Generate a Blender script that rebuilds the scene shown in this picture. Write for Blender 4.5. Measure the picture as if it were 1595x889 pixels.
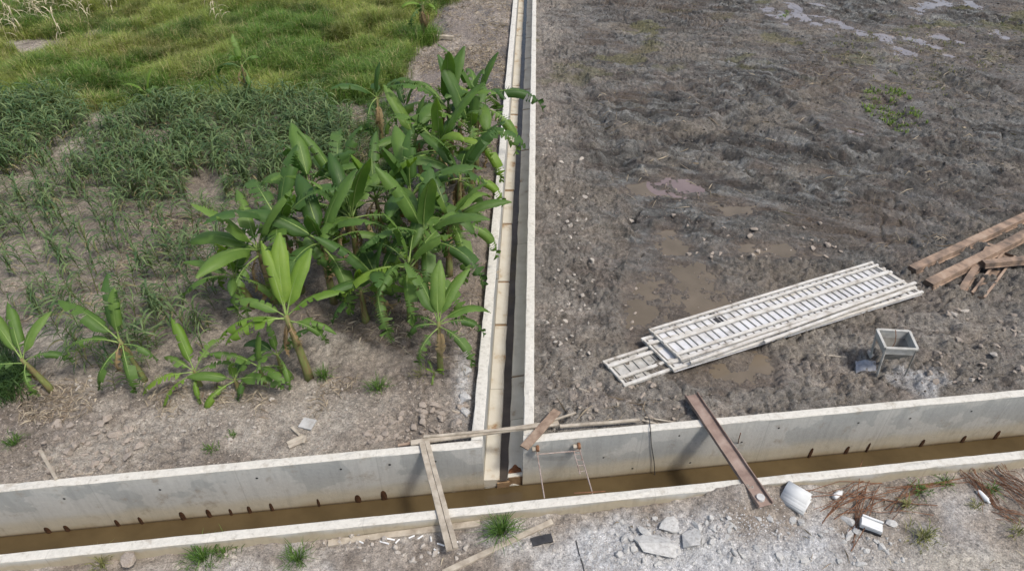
import bpy, bmesh, math, random
import numpy as np
from mathutils import Vector, Matrix, Euler

for o in list(bpy.data.objects):
    bpy.data.objects.remove(o, do_unlink=True)
SC = bpy.context.scene
COL = SC.collection

# ------------------------------------------------------------------ camera, sky, sun, exposure
CAM_H = 10.1
PITCH = math.radians(38.47)
FPX, PCX, PCY = 1063.0, 797.5, 444.5
cd = bpy.data.cameras.new('camera')
cam = bpy.data.objects.new('camera', cd)
COL.objects.link(cam)
cam.location = (0, 0, CAM_H)
cam.rotation_euler = (math.pi / 2 - PITCH, 0, 0)
cd.sensor_width = 36.0
cd.lens = 36.0 * FPX / 1595.0
cd.clip_end = 2000.0
SC.camera = cam

SUN_TO = Vector((0.50, -0.32, 1.0)).normalized()          # direction towards the sun
w = bpy.data.worlds.new('World')
SC.world = w
w.use_nodes = True
wn = w.node_tree.nodes
bgn = wn['Background']
sky = wn.new('ShaderNodeTexSky')
sky.sky_type = 'NISHITA'
sky.sun_disc = False
sky.sun_elevation = math.asin(SUN_TO.z)
sky.sun_rotation = math.atan2(SUN_TO.x, SUN_TO.y)
sky.dust_density = 4.0
sky.air_density = 1.2
sky.ozone_density = 1.0
w.node_tree.links.new(sky.outputs[0], bgn.inputs[0])
bgn.inputs[1].default_value = 0.15

sl = bpy.data.lights.new('sun', 'SUN')
sl.energy = 2.1
sl.angle = math.radians(8.0)
sl.color = (1.0, 0.96, 0.90)
so = bpy.data.objects.new('sun', sl)
COL.objects.link(so)
so.rotation_euler = SUN_TO.to_track_quat('Z', 'Y').to_euler()
so.location = (10, -10, 30)

SC.view_settings.view_transform = 'Standard'
SC.view_settings.look = 'None'
SC.view_settings.exposure = 0.25
SC.view_settings.gamma = 1.0
SC.view_settings.use_curve_mapping = False

# ------------------------------------------------------------------ helpers
rng = np.random.default_rng(7)
random.seed(7)


def W(px, py, z=0.0):
    """photo pixel -> point on the horizontal plane z"""
    u = (px - PCX) / FPX
    v = -(py - PCY) / FPX
    d = np.array([u, math.cos(PITCH) + v * math.sin(PITCH), -math.sin(PITCH) + v * math.cos(PITCH)])
    return d * ((z - CAM_H) / d[2]) + np.array([0, 0, CAM_H])


def to_px(x, y, z):
    dz = np.asarray(z) - CAM_H
    fwd = y * math.cos(PITCH) - dz * math.sin(PITCH)
    up = y * math.sin(PITCH) + dz * math.cos(PITCH)
    return PCX + FPX * x / fwd, PCY - FPX * up / fwd


def _hash(i, j, seed):
    h = (i.astype(np.int64) * 374761393 + j.astype(np.int64) * 668265263 + seed * 2147483647) & 0xFFFFFFFF
    h = ((h ^ (h >> 13)) * 1274126177) & 0xFFFFFFFF
    h = h ^ (h >> 16)
    return (h & 0xFFFFFF) / float(0xFFFFFF)


def vn(x, y, seed=0):
    xi = np.floor(x); yi = np.floor(y)
    fx = x - xi; fy = y - yi
    fx = fx * fx * fx * (fx * (fx * 6 - 15) + 10); fy = fy * fy * fy * (fy * (fy * 6 - 15) + 10)
    a = _hash(xi, yi, seed); b = _hash(xi + 1, yi, seed)
    c = _hash(xi, yi + 1, seed); d = _hash(xi + 1, yi + 1, seed)
    return (a + (b - a) * fx + (c - a) * fy + (a - b - c + d) * fx * fy) * 2 - 1


def fbm(x, y, seed=0, octv=4, gain=0.5):
    s = 0.0; amp = 1.0
    ca, sa = math.cos(0.6), math.sin(0.6)
    for k in range(octv):
        s = s + amp * vn(x, y, seed + k * 17)
        x, y = (x * ca - y * sa) * 2.03 + 3.1, (x * sa + y * ca) * 2.03 - 1.7
        amp *= gain
    return s


def worley(x, y, seed=0):
    xi = np.floor(x); yi = np.floor(y)
    f1 = np.full(x.shape, 9.0); f2 = np.full(x.shape, 9.0); cid = np.zeros(x.shape)
    for di in (-1, 0, 1):
        for dj in (-1, 0, 1):
            ci = xi + di; cj = yi + dj
            px = ci + 0.1 + 0.8 * _hash(ci, cj, seed + 1); py = cj + 0.1 + 0.8 * _hash(ci, cj, seed + 2)
            d = np.hypot(px - x, py - y)
            near = d < f1
            f2 = np.where(near, f1, np.minimum(f2, d))
            cid = np.where(near, _hash(ci, cj, seed + 3), cid)
            f1 = np.where(near, d, f1)
    return f1, f2, cid


def sst(a, b, x):
    t = np.clip((x - a) / (b - a), 0, 1)
    return t * t * (3 - 2 * t)


def mixc(a, b, t):
    return a + (np.asarray(b) - a) * t[:, None]


def seg_dist(x, y, pts):
    """distance to a polyline and running length along it"""
    best = np.full(np.shape(x), 1e9); along = np.zeros(np.shape(x)); run = 0.0
    for (x0, y0), (x1, y1) in zip(pts[:-1], pts[1:]):
        L = math.hypot(x1 - x0, y1 - y0)
        tt = np.clip(((x - x0) * (x1 - x0) + (y - y0) * (y1 - y0)) / (L * L), 0, 1)
        d = np.hypot(x - x0 - tt * (x1 - x0), y - y0 - tt * (y1 - y0))
        along = np.where(d < best, run + tt * L, along)
        best = np.minimum(best, d); run += L
    return best, along


def in_poly(px, py, poly):
    ins = np.zeros(px.shape, bool)
    n = len(poly)
    for i in range(n):
        x0, y0 = poly[i]; x1, y1 = poly[(i + 1) % n]
        c = ((y0 > py) != (y1 > py)) & (px < (x1 - x0) * (py - y0) / (y1 - y0 + 1e-9) + x0)
        ins ^= c
    return ins


def fast_mesh(name, V, T, mat=None, cols=None, smooth=False, fattr=None, uv=None):
    """mesh from numpy arrays of vertices and triangles / quads"""
    V = np.asarray(V, np.float32); T = np.asarray(T, np.int32)
    k = T.shape[1]
    me = bpy.data.meshes.new(name)
    me.vertices.add(len(V)); me.vertices.foreach_set('co', V.ravel())
    me.loops.add(T.size); me.loops.foreach_set('vertex_index', T.ravel())
    me.polygons.add(len(T)); me.polygons.foreach_set('loop_start', np.arange(0, T.size, k, dtype=np.int32))
    me.polygons.foreach_set('use_smooth', np.full(len(T), smooth))
    if cols is not None:
        at = me.color_attributes.new('Col', 'FLOAT_COLOR', 'POINT')
        c4 = np.ones((len(V), 4), np.float32); c4[:, :3] = cols
        at.data.foreach_set('color', c4.ravel())
    if fattr is not None:
        for nm, arr in fattr.items():
            a = me.attributes.new(nm, 'FLOAT', 'POINT')
            a.data.foreach_set('value', np.asarray(arr, np.float32))
    if uv is not None:
        ul = me.uv_layers.new(name='UVMap')
        ul.data.foreach_set('uv', np.asarray(uv, np.float32)[T.ravel()].ravel())
    me.update(); me.validate()
    if mat is not None:
        me.materials.append(mat)
    return me


def link(name, me, parent=None, loc=(0, 0, 0)):
    o = bpy.data.objects.new(name, me)
    COL.objects.link(o)
    o.location = loc
    if parent is not None:
        o.parent = parent
    return o


def mk(name, V, F, mat, parent=None, origin=None, smooth=False):
    """mesh object from world-space vertices; origin at its own base, parent offset respected"""
    V = np.asarray(V, float)
    if origin is None:
        origin = np.array([V[:, 0].mean(), V[:, 1].mean(), V[:, 2].min()])
    origin = np.asarray(origin, float)
    me = bpy.data.meshes.new(name)
    me.from_pydata((V - origin).tolist(), [], F)
    if smooth:
        me.polygons.foreach_set('use_smooth', [True] * len(me.polygons))
    me.materials.append(mat)
    me.update()
    base = np.zeros(3)
    p = parent
    while p is not None:
        base += np.array(p.location); p = p.parent
    return link(name, me, parent, tuple(origin - base))


def empty(name, loc):
    o = bpy.data.objects.new(name, None)
    COL.objects.link(o)
    o.location = tuple(float(v) for v in loc)
    o.empty_display_size = 0.1
    return o


def tag(o, label, cat, group=None):
    o['label'] = label; o['category'] = cat
    if group:
        o['group'] = group
    return o


def struct(o):
    o['kind'] = 'structure'
    return o


def stuff(o, label, cat, group=None):
    o['kind'] = 'stuff'
    o['label'] = label; o['category'] = cat
    return o


def beam(p0, p1, wd, ht, up=(0, 0, 1), nseg=5, jit=0.003, sag=0.0, r=None):
    """box along p0-p1 (p = centre of the underside), slightly crooked, chamfered upper edges"""
    r = r or random
    p0 = np.array(p0, float); p1 = np.array(p1, float)
    d = p1 - p0; d /= np.linalg.norm(d)
    side = np.cross(d, np.array(up, float)); side /= np.linalg.norm(side)
    u = np.cross(side, d)
    c = min(wd, ht) * 0.12
    prof = [(-wd / 2, 0), (wd / 2, 0), (wd / 2, ht - c), (wd / 2 - c, ht), (-wd / 2 + c, ht), (-wd / 2, ht - c)]
    V = []; F = []
    n = len(prof)
    for i in range(nseg + 1):
        f = i / nseg
        b = p0 + (p1 - p0) * f - np.array([0, 0, sag * math.sin(math.pi * f)])
        ox, oy = r.uniform(-jit, jit), r.uniform(-jit, jit)
        for (a, h) in prof:
            V.append(b + side * (a + ox) + u * (h + oy))
    for i in range(nseg):
        for k in range(n):
            F.append((i * n + k, i * n + (k + 1) % n, (i + 1) * n + (k + 1) % n, (i + 1) * n + k))
    F.append(tuple(range(n))[::-1]); F.append(tuple(nseg * n + k for k in range(n)))
    return np.array(V), [tuple(reversed(f)) for f in F]


def tube(pts, rad, n=6, cap=True):
    pts = np.asarray(pts, float)
    m = len(pts)
    rad = np.full(m, rad) if np.isscalar(rad) else np.asarray(rad, float)
    tang = np.gradient(pts, axis=0)
    tang /= np.linalg.norm(tang, axis=1)[:, None] + 1e-12
    ref = np.array([0, 0, 1.0]) if abs(tang[:, 2]).mean() < 0.8 else np.array([1.0, 0, 0])
    V = []; F = []
    for i in range(m):
        a = np.cross(tang[i], ref); a /= np.linalg.norm(a) + 1e-9
        b = np.cross(a, tang[i])
        for k in range(n):
            th = 2 * math.pi * k / n
            V.append(pts[i] + rad[i] * (a * math.cos(th) + b * math.sin(th)))
    for i in range(m - 1):
        for k in range(n):
            F.append((i * n + k, (i + 1) * n + k, (i + 1) * n + (k + 1) % n, i * n + (k + 1) % n))
    if cap:
        F.append(tuple(range(n))); F.append(tuple((m - 1) * n + k for k in range(n))[::-1])
    return np.array(V), [tuple(reversed(f)) for f in F]


def join(parts):
    V = []; F = []; b = 0
    for v, f in parts:
        V.append(v); F += [tuple(i + b for i in q) for q in f]; b += len(v)
    return np.vstack(V), F


def hull(pts):
    bm = bmesh.new()
    for p in pts:
        bm.verts.new(p)
    res = bmesh.ops.convex_hull(bm, input=bm.verts)
    junk = list({g for g in res['geom_interior'] + res['geom_unused'] if isinstance(g, bmesh.types.BMVert)})
    if junk:
        bmesh.ops.delete(bm, geom=junk, context='VERTS')
    bm.verts.index_update()
    V = np.array([v.co[:] for v in bm.verts]); F = [tuple(v.index for v in f.verts) for f in bm.faces]
    bm.free()
    return V, F


# ------------------------------------------------------------------ materials
def new_mat(name):
    m = bpy.data.materials.new(name); m.use_nodes = True
    nt = m.node_tree
    return m, nt, nt.nodes['Principled BSDF']


def N(nt, typ, **kw):
    n = nt.nodes.new(typ)
    for k, v in kw.items():
        setattr(n, k, v)
    return n


def noise_node(nt, vec, scale, detail=6.0, rough=0.6):
    n = N(nt, 'ShaderNodeTexNoise')
    n.inputs['Scale'].default_value = scale; n.inputs['Detail'].default_value = detail
    n.inputs['Roughness'].default_value = rough
    if vec is not None:
        nt.links.new(vec, n.inputs['Vector'])
    return n


def ramp(nt, fac, stops):
    r = N(nt, 'ShaderNodeValToRGB')
    el = r.color_ramp.elements
    while len(el) < len(stops):
        el.new(0.5)
    for e, (p, c) in zip(el, stops):
        e.position = p
        e.color = (c[0], c[1], c[2], 1) if not np.isscalar(c) else (c, c, c, 1)
    nt.links.new(fac, r.inputs[0])
    return r


def mixrgb(nt, fac, a, b, typ='MIX'):
    m = N(nt, 'ShaderNodeMix', data_type='RGBA', blend_type=typ)
    for sock, v in ((m.inputs[0], fac), (m.inputs[6], a), (m.inputs[7], b)):
        if hasattr(v, 'node'):
            nt.links.new(v, sock)
        elif np.isscalar(v):
            sock.default_value = v
        else:
            sock.default_value = (v[0], v[1], v[2], 1)
    return m.outputs[2]


def add_bump(nt, bsdf, hgt, strength, dist):
    b = N(nt, 'ShaderNodeBump')
    b.inputs['Strength'].default_value = strength; b.inputs['Distance'].default_value = dist
    nt.links.new(hgt, b.inputs['Height']); nt.links.new(b.outputs[0], bsdf.inputs['Normal'])
    return b


def m_noise(name, stops, scale=4.0, rough=0.85, bump=0.3, bdist=0.01, bscale=30.0, stretch=(1, 1, 1), spec=0.3, metal=0.0):
    m, nt, b = new_mat(name)
    tc = N(nt, 'ShaderNodeTexCoord'); mp = N(nt, 'ShaderNodeMapping')
    mp.inputs['Scale'].default_value = stretch
    oi = N(nt, 'ShaderNodeObjectInfo')
    add = N(nt, 'ShaderNodeVectorMath', operation='ADD')
    mul = N(nt, 'ShaderNodeMath', operation='MULTIPLY'); mul.inputs[1].default_value = 37.0
    nt.links.new(oi.outputs['Random'], mul.inputs[0])
    nt.links.new(tc.outputs['Object'], add.inputs[0]); nt.links.new(mul.outputs[0], add.inputs[1])
    nt.links.new(add.outputs[0], mp.inputs[0])
    n1 = noise_node(nt, mp.outputs[0], scale)
    r = ramp(nt, n1.outputs[0], stops)
    nt.links.new(r.outputs[0], b.inputs['Base Color'])
    b.inputs['Roughness'].default_value = rough
    b.inputs['Specular IOR Level'].default_value = spec
    b.inputs['Metallic'].default_value = metal
    n2 = noise_node(nt, mp.outputs[0], bscale, 4)
    add_bump(nt, b, n2.outputs[0], bump, bdist)
    return m


def mat_ground():
    m, nt, b = new_mat('soil')
    at = N(nt, 'ShaderNodeAttribute', attribute_name='Col')
    wt = N(nt, 'ShaderNodeAttribute', attribute_name='wet')
    tc = N(nt, 'ShaderNodeTexCoord')
    n1 = noise_node(nt, tc.outputs['Object'], 9.0, 8, 0.7)
    n2 = noise_node(nt, tc.outputs['Object'], 45.0, 5, 0.7)
    r1 = ramp(nt, n1.outputs[0], [(0.25, 0.42), (0.5, 1.0), (0.75, 1.6)])
    r2 = ramp(nt, n2.outputs[0], [(0.3, 0.6), (0.5, 1.0), (0.7, 1.4)])
    c = mixrgb(nt, 1.0, at.outputs['Color'], r1.outputs[0], 'MULTIPLY')
    c = mixrgb(nt, 1.0, c, r2.outputs[0], 'MULTIPLY')
    # crisp flecks of wet and dry crumb
    n5 = noise_node(nt, tc.outputs['Object'], 26.0, 3, 0.6)
    f5 = ramp(nt, n5.outputs[0], [(0.0, 0.42), (0.385, 0.42), (0.425, 1.0), (0.60, 1.0), (0.635, 1.55)])
    c = mixrgb(nt, 0.62, c, f5.outputs[0], 'MULTIPLY')
    # scattered pale grit
    vo = N(nt, 'ShaderNodeTexVoronoi'); vo.inputs['Scale'].default_value = 22.0
    nt.links.new(tc.outputs['Object'], vo.inputs['Vector'])
    g = ramp(nt, vo.outputs['Distance'], [(0.0, 1.0), (0.16, 1.0), (0.2, 0.0)])
    n3 = noise_node(nt, tc.outputs['Object'], 1.3, 3)
    g3 = ramp(nt, n3.outputs[0], [(0.55, 0.0), (0.68, 0.35)])
    gm = N(nt, 'ShaderNodeMath', operation='MULTIPLY')
    nt.links.new(g.outputs[0], gm.inputs[0]); nt.links.new(g3.outputs[0], gm.inputs[1])
    grit = mixrgb(nt, 0.5, at.outputs['Color'], (0.48, 0.44, 0.39))
    c = mixrgb(nt, gm.outputs[0], c, grit)
    nt.links.new(c, b.inputs['Base Color'])
    rr = ramp(nt, wt.outputs['Fac'], [(0.0, 0.95), (1.0, 0.33)])
    nt.links.new(rr.outputs[0], b.inputs['Roughness'])
    b.inputs['Specular IOR Level'].default_value = 0.35
    hm = N(nt, 'ShaderNodeMath', operation='ADD')
    nt.links.new(n1.outputs[0], hm.inputs[0]); nt.links.new(n2.outputs[0], hm.inputs[1])
    add_bump(nt, b, hm.outputs[0], 0.9, 0.05)
    return m


def mat_concrete(name, banded=True, tint=(1, 1, 1), splash=False):
    m, nt, b = new_mat(name)
    ge = N(nt, 'ShaderNodeNewGeometry')
    sp = N(nt, 'ShaderNodeSeparateXYZ'); nt.links.new(ge.outputs['Position'], sp.inputs[0])
    nl = noise_node(nt, ge.outputs['Position'], 0.9, 5, 0.55)
    nf = noise_node(nt, ge.outputs['Position'], 14.0, 7, 0.7)
    mp = N(nt, 'ShaderNodeMapping'); mp.inputs['Scale'].default_value = (6.0, 6.0, 0.5)
    nt.links.new(ge.outputs['Position'], mp.inputs[0])
    ns = noise_node(nt, mp.outputs[0], 1.4, 5, 0.65)
    upper = ramp(nt, nl.outputs[0], [(0.40, (0.355, 0.37, 0.37)), (0.50, (0.385, 0.40, 0.395)), (0.515, (0.455, 0.465, 0.455)), (0.7, (0.49, 0.495, 0.48))])
    c = upper.outputs[0]
    # height with noise
    zz = N(nt, 'ShaderNodeMath', operation='MULTIPLY_ADD')
    nt.links.new(nl.outputs[0], zz.inputs[0]); zz.inputs[1].default_value = 0.5
    nt.links.new(sp.outputs['Z'], zz.inputs[2])
    mr = N(nt, 'ShaderNodeMapRange'); mr.interpolation_type = 'SMOOTHSTEP'
    nt.links.new(zz.outputs[0], mr.inputs['Value'])
    if banded:
        mr.inputs['From Min'].default_value = -0.36; mr.inputs['From Max'].default_value = -0.66
        c = mixrgb(nt, mr.outputs[0], c, (0.47, 0.445, 0.375))
        m2 = N(nt, 'ShaderNodeMapRange'); m2.interpolation_type = 'SMOOTHSTEP'
        nt.links.new(zz.outputs[0], m2.inputs['Value'])
        m2.inputs['From Min'].default_value = -0.72; m2.inputs['From Max'].default_value = -0.98
        c = mixrgb(nt, m2.outputs[0], c, (0.36, 0.305, 0.21))
        m3 = N(nt, 'ShaderNodeMapRange')
        nt.links.new(sp.outputs['Z'], m3.inputs['Value'])
        m3.inputs['From Min'].default_value = -1.13; m3.inputs['From Max'].default_value = -1.19
        c = mixrgb(nt, m3.outputs[0], c, (0.09, 0.065, 0.04))
    if splash:
        m4 = N(nt, 'ShaderNodeMapRange'); nt.links.new(zz.outputs[0], m4.inputs['Value'])
        m4.inputs['From Min'].default_value = 0.36; m4.inputs['From Max'].default_value = 0.22
        c = mixrgb(nt, m4.outputs[0], c, (0.40, 0.355, 0.27))
    rs = ramp(nt, ns.outputs[0], [(0.3, 0.85), (0.5, 1.0), (0.7, 1.05)])
    c = mixrgb(nt, 0.8, c, rs.outputs[0], 'MULTIPLY')
    # rain-washed top face, bleached by cement dust
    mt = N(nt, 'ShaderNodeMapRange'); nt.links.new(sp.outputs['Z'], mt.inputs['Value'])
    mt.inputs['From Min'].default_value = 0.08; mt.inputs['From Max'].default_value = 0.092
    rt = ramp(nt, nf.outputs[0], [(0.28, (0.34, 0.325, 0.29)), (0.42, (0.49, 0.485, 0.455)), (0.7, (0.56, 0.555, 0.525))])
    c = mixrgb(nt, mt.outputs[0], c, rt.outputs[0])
    rf = ramp(nt, nf.outputs[0], [(0.3, 0.88), (0.5, 1.0), (0.75, 1.06)])
    c = mixrgb(nt, 0.5, c, rf.outputs[0], 'MULTIPLY')
    # pour joints and mud splashes
    pj = N(nt, 'ShaderNodeMath', operation='PINGPONG'); pj.inputs[1].default_value = 1.22
    nt.links.new(sp.outputs['X'], pj.inputs[0])
    pr_ = ramp(nt, pj.outputs[0], [(0.0, 0.62), (0.006, 0.7), (0.012, 1.0)])
    c = mixrgb(nt, 0.4, c, pr_.outputs[0], 'MULTIPLY')
    nm = noise_node(nt, ge.outputs['Position'], 3.1, 6, 0.7)
    mm_ = ramp(nt, nm.outputs[0], [(0.57, 0.0), (0.70, 0.6)])
    c = mixrgb(nt, mm_.outputs[0], c, (0.27, 0.235, 0.19))
    c = mixrgb(nt, 1.0, c, tint, 'MULTIPLY')
    nt.links.new(c, b.inputs['Base Color'])
    b.inputs['Roughness'].default_value = 0.9
    b.inputs['Specular IOR Level'].default_value = 0.25
    add_bump(nt, b, nf.outputs[0], 0.35, 0.02)
    return m


def mat_water(name, c1, c2, rough=0.06, scale=2.0, wave=0.08):
    m, nt, b = new_mat(name)
    ge = N(nt, 'ShaderNodeNewGeometry')
    n1 = noise_node(nt, ge.outputs['Position'], scale, 4)
    r = ramp(nt, n1.outputs[0], [(0.35, c1), (0.65, c2)])
    nt.links.new(r.outputs[0], b.inputs['Base Color'])
    b.inputs['Roughness'].default_value = rough
    b.inputs['IOR'].default_value = 1.33
    n2 = noise_node(nt, ge.outputs['Position'], 7.0, 3)
    add_bump(nt, b, n2.outputs[0], wave, 0.02)
    return m


def mat_leaf(name, stops, vein=True, trans=0.35, rough=0.5, scale=2.0, attr=False, hue=0.0):
    m, nt, b = new_mat(name)
    out = nt.nodes['Material Output']
    tc = N(nt, 'ShaderNodeTexCoord'); oi = N(nt, 'ShaderNodeObjectInfo')
    if attr:
        at = N(nt, 'ShaderNodeAttribute', attribute_name='Col')
        c = at.outputs['Color']
    else:
        n1 = noise_node(nt, tc.outputs['Object'], scale, 5)
        mx = N(nt, 'ShaderNodeMath', operation='MULTIPLY_ADD')
        nt.links.new(oi.outputs['Random'], mx.inputs[0]); mx.inputs[1].default_value = 0.34
        sb = N(nt, 'ShaderNodeMath', operation='SUBTRACT'); nt.links.new(n1.outputs[0], sb.inputs[0]); sb.inputs[1].default_value = 0.17
        nt.links.new(sb.outputs[0], mx.inputs[2])
        c = ramp(nt, mx.outputs[0], stops).outputs[0]
    if vein:
        wv = N(nt, 'ShaderNodeTexWave', wave_type='BANDS', bands_direction='X')
        wv.inputs['Scale'].default_value = 24.0; wv.inputs['Distortion'].default_value = 1.0
        wv.inputs['Detail'].default_value = 1.0
        nt.links.new(tc.outputs['UV'], wv.inputs['Vector'])
        rv = ramp(nt, wv.outputs[0], [(0.0, 0.78), (0.6, 1.04), (1.0, 1.1)])
        c = mixrgb(nt, 0.8, c, rv.outputs[0], 'MULTIPLY')
        add_bump(nt, b, wv.outputs[0], 0.2, 0.01)
        # browned margin
        sx = N(nt, 'ShaderNodeSeparateXYZ'); nt.links.new(tc.outputs['UV'], sx.inputs[0])
        ab = N(nt, 'ShaderNodeMath', operation='ABSOLUTE'); nt.links.new(sx.outputs['Y'], ab.inputs[0])
        n4 = noise_node(nt, tc.outputs['UV'], 7.0, 3)
        ad = N(nt, 'ShaderNodeMath', operation='MULTIPLY_ADD'); nt.links.new(n4.outputs[0], ad.inputs[0]); ad.inputs[1].default_value = 0.5
        nt.links.new(ab.outputs[0], ad.inputs[2])
        re = ramp(nt, ad.outputs[0], [(0.0, 0.0), (0.93, 0.0), (1.0, 1.0)])
        # ramp input clamps at 1: scale down first
        sc_ = N(nt, 'ShaderNodeMath', operation='MULTIPLY'); nt.links.new(ad.outputs[0], sc_.inputs[0]); sc_.inputs[1].default_value = 0.72
        nt.links.new(sc_.outputs[0], re.inputs[0])
        c = mixrgb(nt, re.outputs[0], c, (0.24, 0.16, 0.05))
    nt.links.new(c, b.inputs['Base Color'])
    b.inputs['Roughness'].default_value = rough
    b.inputs['Specular IOR Level'].default_value = 0.4
    tr = N(nt, 'ShaderNodeBsdfTranslucent')
    c2 = mixrgb(nt, 1.0, c, (1.25, 1.3, 0.55), 'MULTIPLY')
    nt.links.new(c2, tr.inputs[0])
    ms = N(nt, 'ShaderNodeMixShader'); ms.inputs[0].default_value = trans
    nt.links.new(b.outputs[0], ms.inputs[1]); nt.links.new(tr.outputs[0], ms.inputs[2])
    nt.links.new(ms.outputs[0], out.inputs[0])
    return m


M = {}
M['soil'] = mat_ground()
M['concrete'] = mat_concrete('cast_concrete', True, (1.05, 1.02, 0.965))
M['concrete_splashed'] = mat_concrete('splashed_concrete', True, (1.05, 1.02, 0.965), True)
M['lining'] = m_noise('drain_lining_concrete', [(0.30, (0.25, 0.14, 0.065)), (0.38, (0.43, 0.36, 0.26)), (0.46, (0.51, 0.475, 0.395)), (0.75, (0.57, 0.545, 0.475))], 2.6, 0.9, 0.3, 0.01, 25)
M['lining_shade_offset'] = m_noise('drain_lining_shade_offset', [(0.28, (0.30, 0.22, 0.14)), (0.40, (0.55, 0.515, 0.44)), (0.6, (0.64, 0.61, 0.53)), (0.8, (0.68, 0.655, 0.585))], 2.0, 0.9, 0.3, 0.01, 25)  # paler copy of the lining, colour raised to offset shade on the right
M['joint'] = m_noise('silty_joint', [(0.3, (0.16, 0.10, 0.055)), (0.7, (0.32, 0.215, 0.12))], 6, 0.9)
M['rust_patch'] = m_noise('rust_patch', [(0.3, (0.08, 0.03, 0.012)), (0.7, (0.24, 0.10, 0.045))], 12, 0.85)
M['rust_silt'] = m_noise('rust_silt', [(0.3, (0.03, 0.016, 0.009)), (0.6, (0.075, 0.034, 0.016)), (0.8, (0.14, 0.065, 0.03))], 18, 0.8)
M['hole'] = m_noise('tie_hole_dark', [(0.3, 0.02), (0.7, 0.06)], 9, 0.9)
M['canal_water'] = mat_water('muddy_canal_water', (0.068, 0.048, 0.023), (0.098, 0.070, 0.034), 0.06, 0.9, 0.12)
M['drain_water'] = mat_water('dark_drain_water', (0.06, 0.048, 0.036), (0.095, 0.076, 0.058), 0.1, 2.5, 0.1)
M['puddle_brown'] = mat_water('brown_puddle_water', (0.115, 0.094, 0.067), (0.155, 0.126, 0.092), 0.1, 1.2, 0.1)
M['puddle_pink'] = mat_water('pinkish_puddle_water', (0.15, 0.115, 0.11), (0.20, 0.155, 0.145), 0.1, 1.2, 0.1)
M['puddle_clear'] = mat_water('grey_puddle_water', (0.17, 0.15, 0.15), (0.23, 0.205, 0.20), 0.05, 1.2, 0.06)
M['wood'] = m_noise('weathered_wood', [(0.25, (0.20, 0.165, 0.125)), (0.5, (0.36, 0.315, 0.25)), (0.75, (0.48, 0.43, 0.35))], 5, 0.85, 0.5, 0.006, 40, (1, 1, 1))
M['wood_brown'] = m_noise('brown_wood', [(0.25, (0.13, 0.085, 0.06)), (0.5, (0.25, 0.18, 0.13)), (0.75, (0.36, 0.28, 0.21))], 5, 0.85, 0.5, 0.006, 40)
M['form_frame'] = m_noise('dusty_form_timber', [(0.28, (0.20, 0.175, 0.145)), (0.42, (0.44, 0.415, 0.37)), (0.6, (0.55, 0.535, 0.495)), (0.8, (0.60, 0.59, 0.55))], 4, 0.85, 0.4, 0.005, 40)
M['form_rib'] = m_noise('form_rib_grey', [(0.3, (0.26, 0.245, 0.22)), (0.7, (0.44, 0.42, 0.39))], 6, 0.8)
M['form_sheet'] = m_noise('form_sheet_white', [(0.28, (0.30, 0.285, 0.26)), (0.38, (0.45, 0.448, 0.44)), (0.5, (0.56, 0.565, 0.575)), (0.75, (0.64, 0.645, 0.655))], 2.6, 0.55, 0.1, 0.004, 30)
M['form_sheet_old'] = m_noise('form_sheet_stained', [(0.3, (0.13, 0.12, 0.10)), (0.45, (0.34, 0.33, 0.30)), (0.7, (0.50, 0.49, 0.46))], 3.5, 0.7, 0.2, 0.004, 30)
M['rust'] = m_noise('rusty_steel', [(0.30, (0.09, 0.072, 0.06)), (0.42, (0.185, 0.135, 0.10)), (0.55, (0.29, 0.205, 0.145)), (0.75, (0.38, 0.295, 0.225))], 3.0, 0.8, 0.35, 0.006, 50)
M['rust_dark'] = m_noise('brown_painted_steel', [(0.25, (0.15, 0.10, 0.08)), (0.5, (0.26, 0.19, 0.155)), (0.75, (0.36, 0.285, 0.24))], 3.2, 0.7, 0.3, 0.005, 50)
M['rebar'] = m_noise('rusty_rebar', [(0.3, (0.10, 0.048, 0.028)), (0.7, (0.25, 0.125, 0.066))], 9, 0.85)
M['rebar_pale'] = m_noise('pale_rusty_bar', [(0.3, (0.22, 0.16, 0.13)), (0.7, (0.42, 0.35, 0.31))], 9, 0.85)
M['hopper'] = m_noise('cement_crusted_steel', [(0.25, (0.20, 0.19, 0.165)), (0.5, (0.40, 0.395, 0.36)), (0.75, (0.54, 0.53, 0.50))], 5, 0.75, 0.4, 0.008, 40)
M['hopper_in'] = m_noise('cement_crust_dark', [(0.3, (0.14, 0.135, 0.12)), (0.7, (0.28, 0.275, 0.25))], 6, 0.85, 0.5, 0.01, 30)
M['white_plastic'] = m_noise('white_glazed_tile', [(0.3, (0.50, 0.51, 0.50)), (0.7, (0.64, 0.65, 0.64))], 4, 0.7, 0.1, 0.003, 30, spec=0.5)
M['white_stick'] = m_noise('white_pvc', [(0.3, (0.66, 0.66, 0.64)), (0.7, (0.8, 0.8, 0.78))], 4, 0.5)
M['black_slab'] = m_noise('black_board', [(0.3, (0.012, 0.012, 0.014)), (0.7, (0.05, 0.05, 0.052))], 6, 0.6)
M['rubble'] = m_noise('broken_concrete', [(0.28, (0.28, 0.265, 0.24)), (0.45, (0.41, 0.405, 0.385)), (0.75, (0.54, 0.535, 0.515))], 6, 0.92, 0.5, 0.012, 35)
M['stone'] = m_noise('field_stone', [(0.25, (0.24, 0.21, 0.18)), (0.5, (0.38, 0.345, 0.30)), (0.75, (0.52, 0.49, 0.44))], 6, 0.92, 0.5, 0.01, 35)
M['clod'] = m_noise('earth_clod', [(0.25, (0.20, 0.165, 0.135)), (0.5, (0.31, 0.265, 0.22)), (0.75, (0.40, 0.355, 0.30))], 7, 0.95, 0.6, 0.012, 35)
M['wire'] = m_noise('dark_wire', [(0.3, 0.03), (0.7, 0.08)], 9, 0.7)
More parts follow.
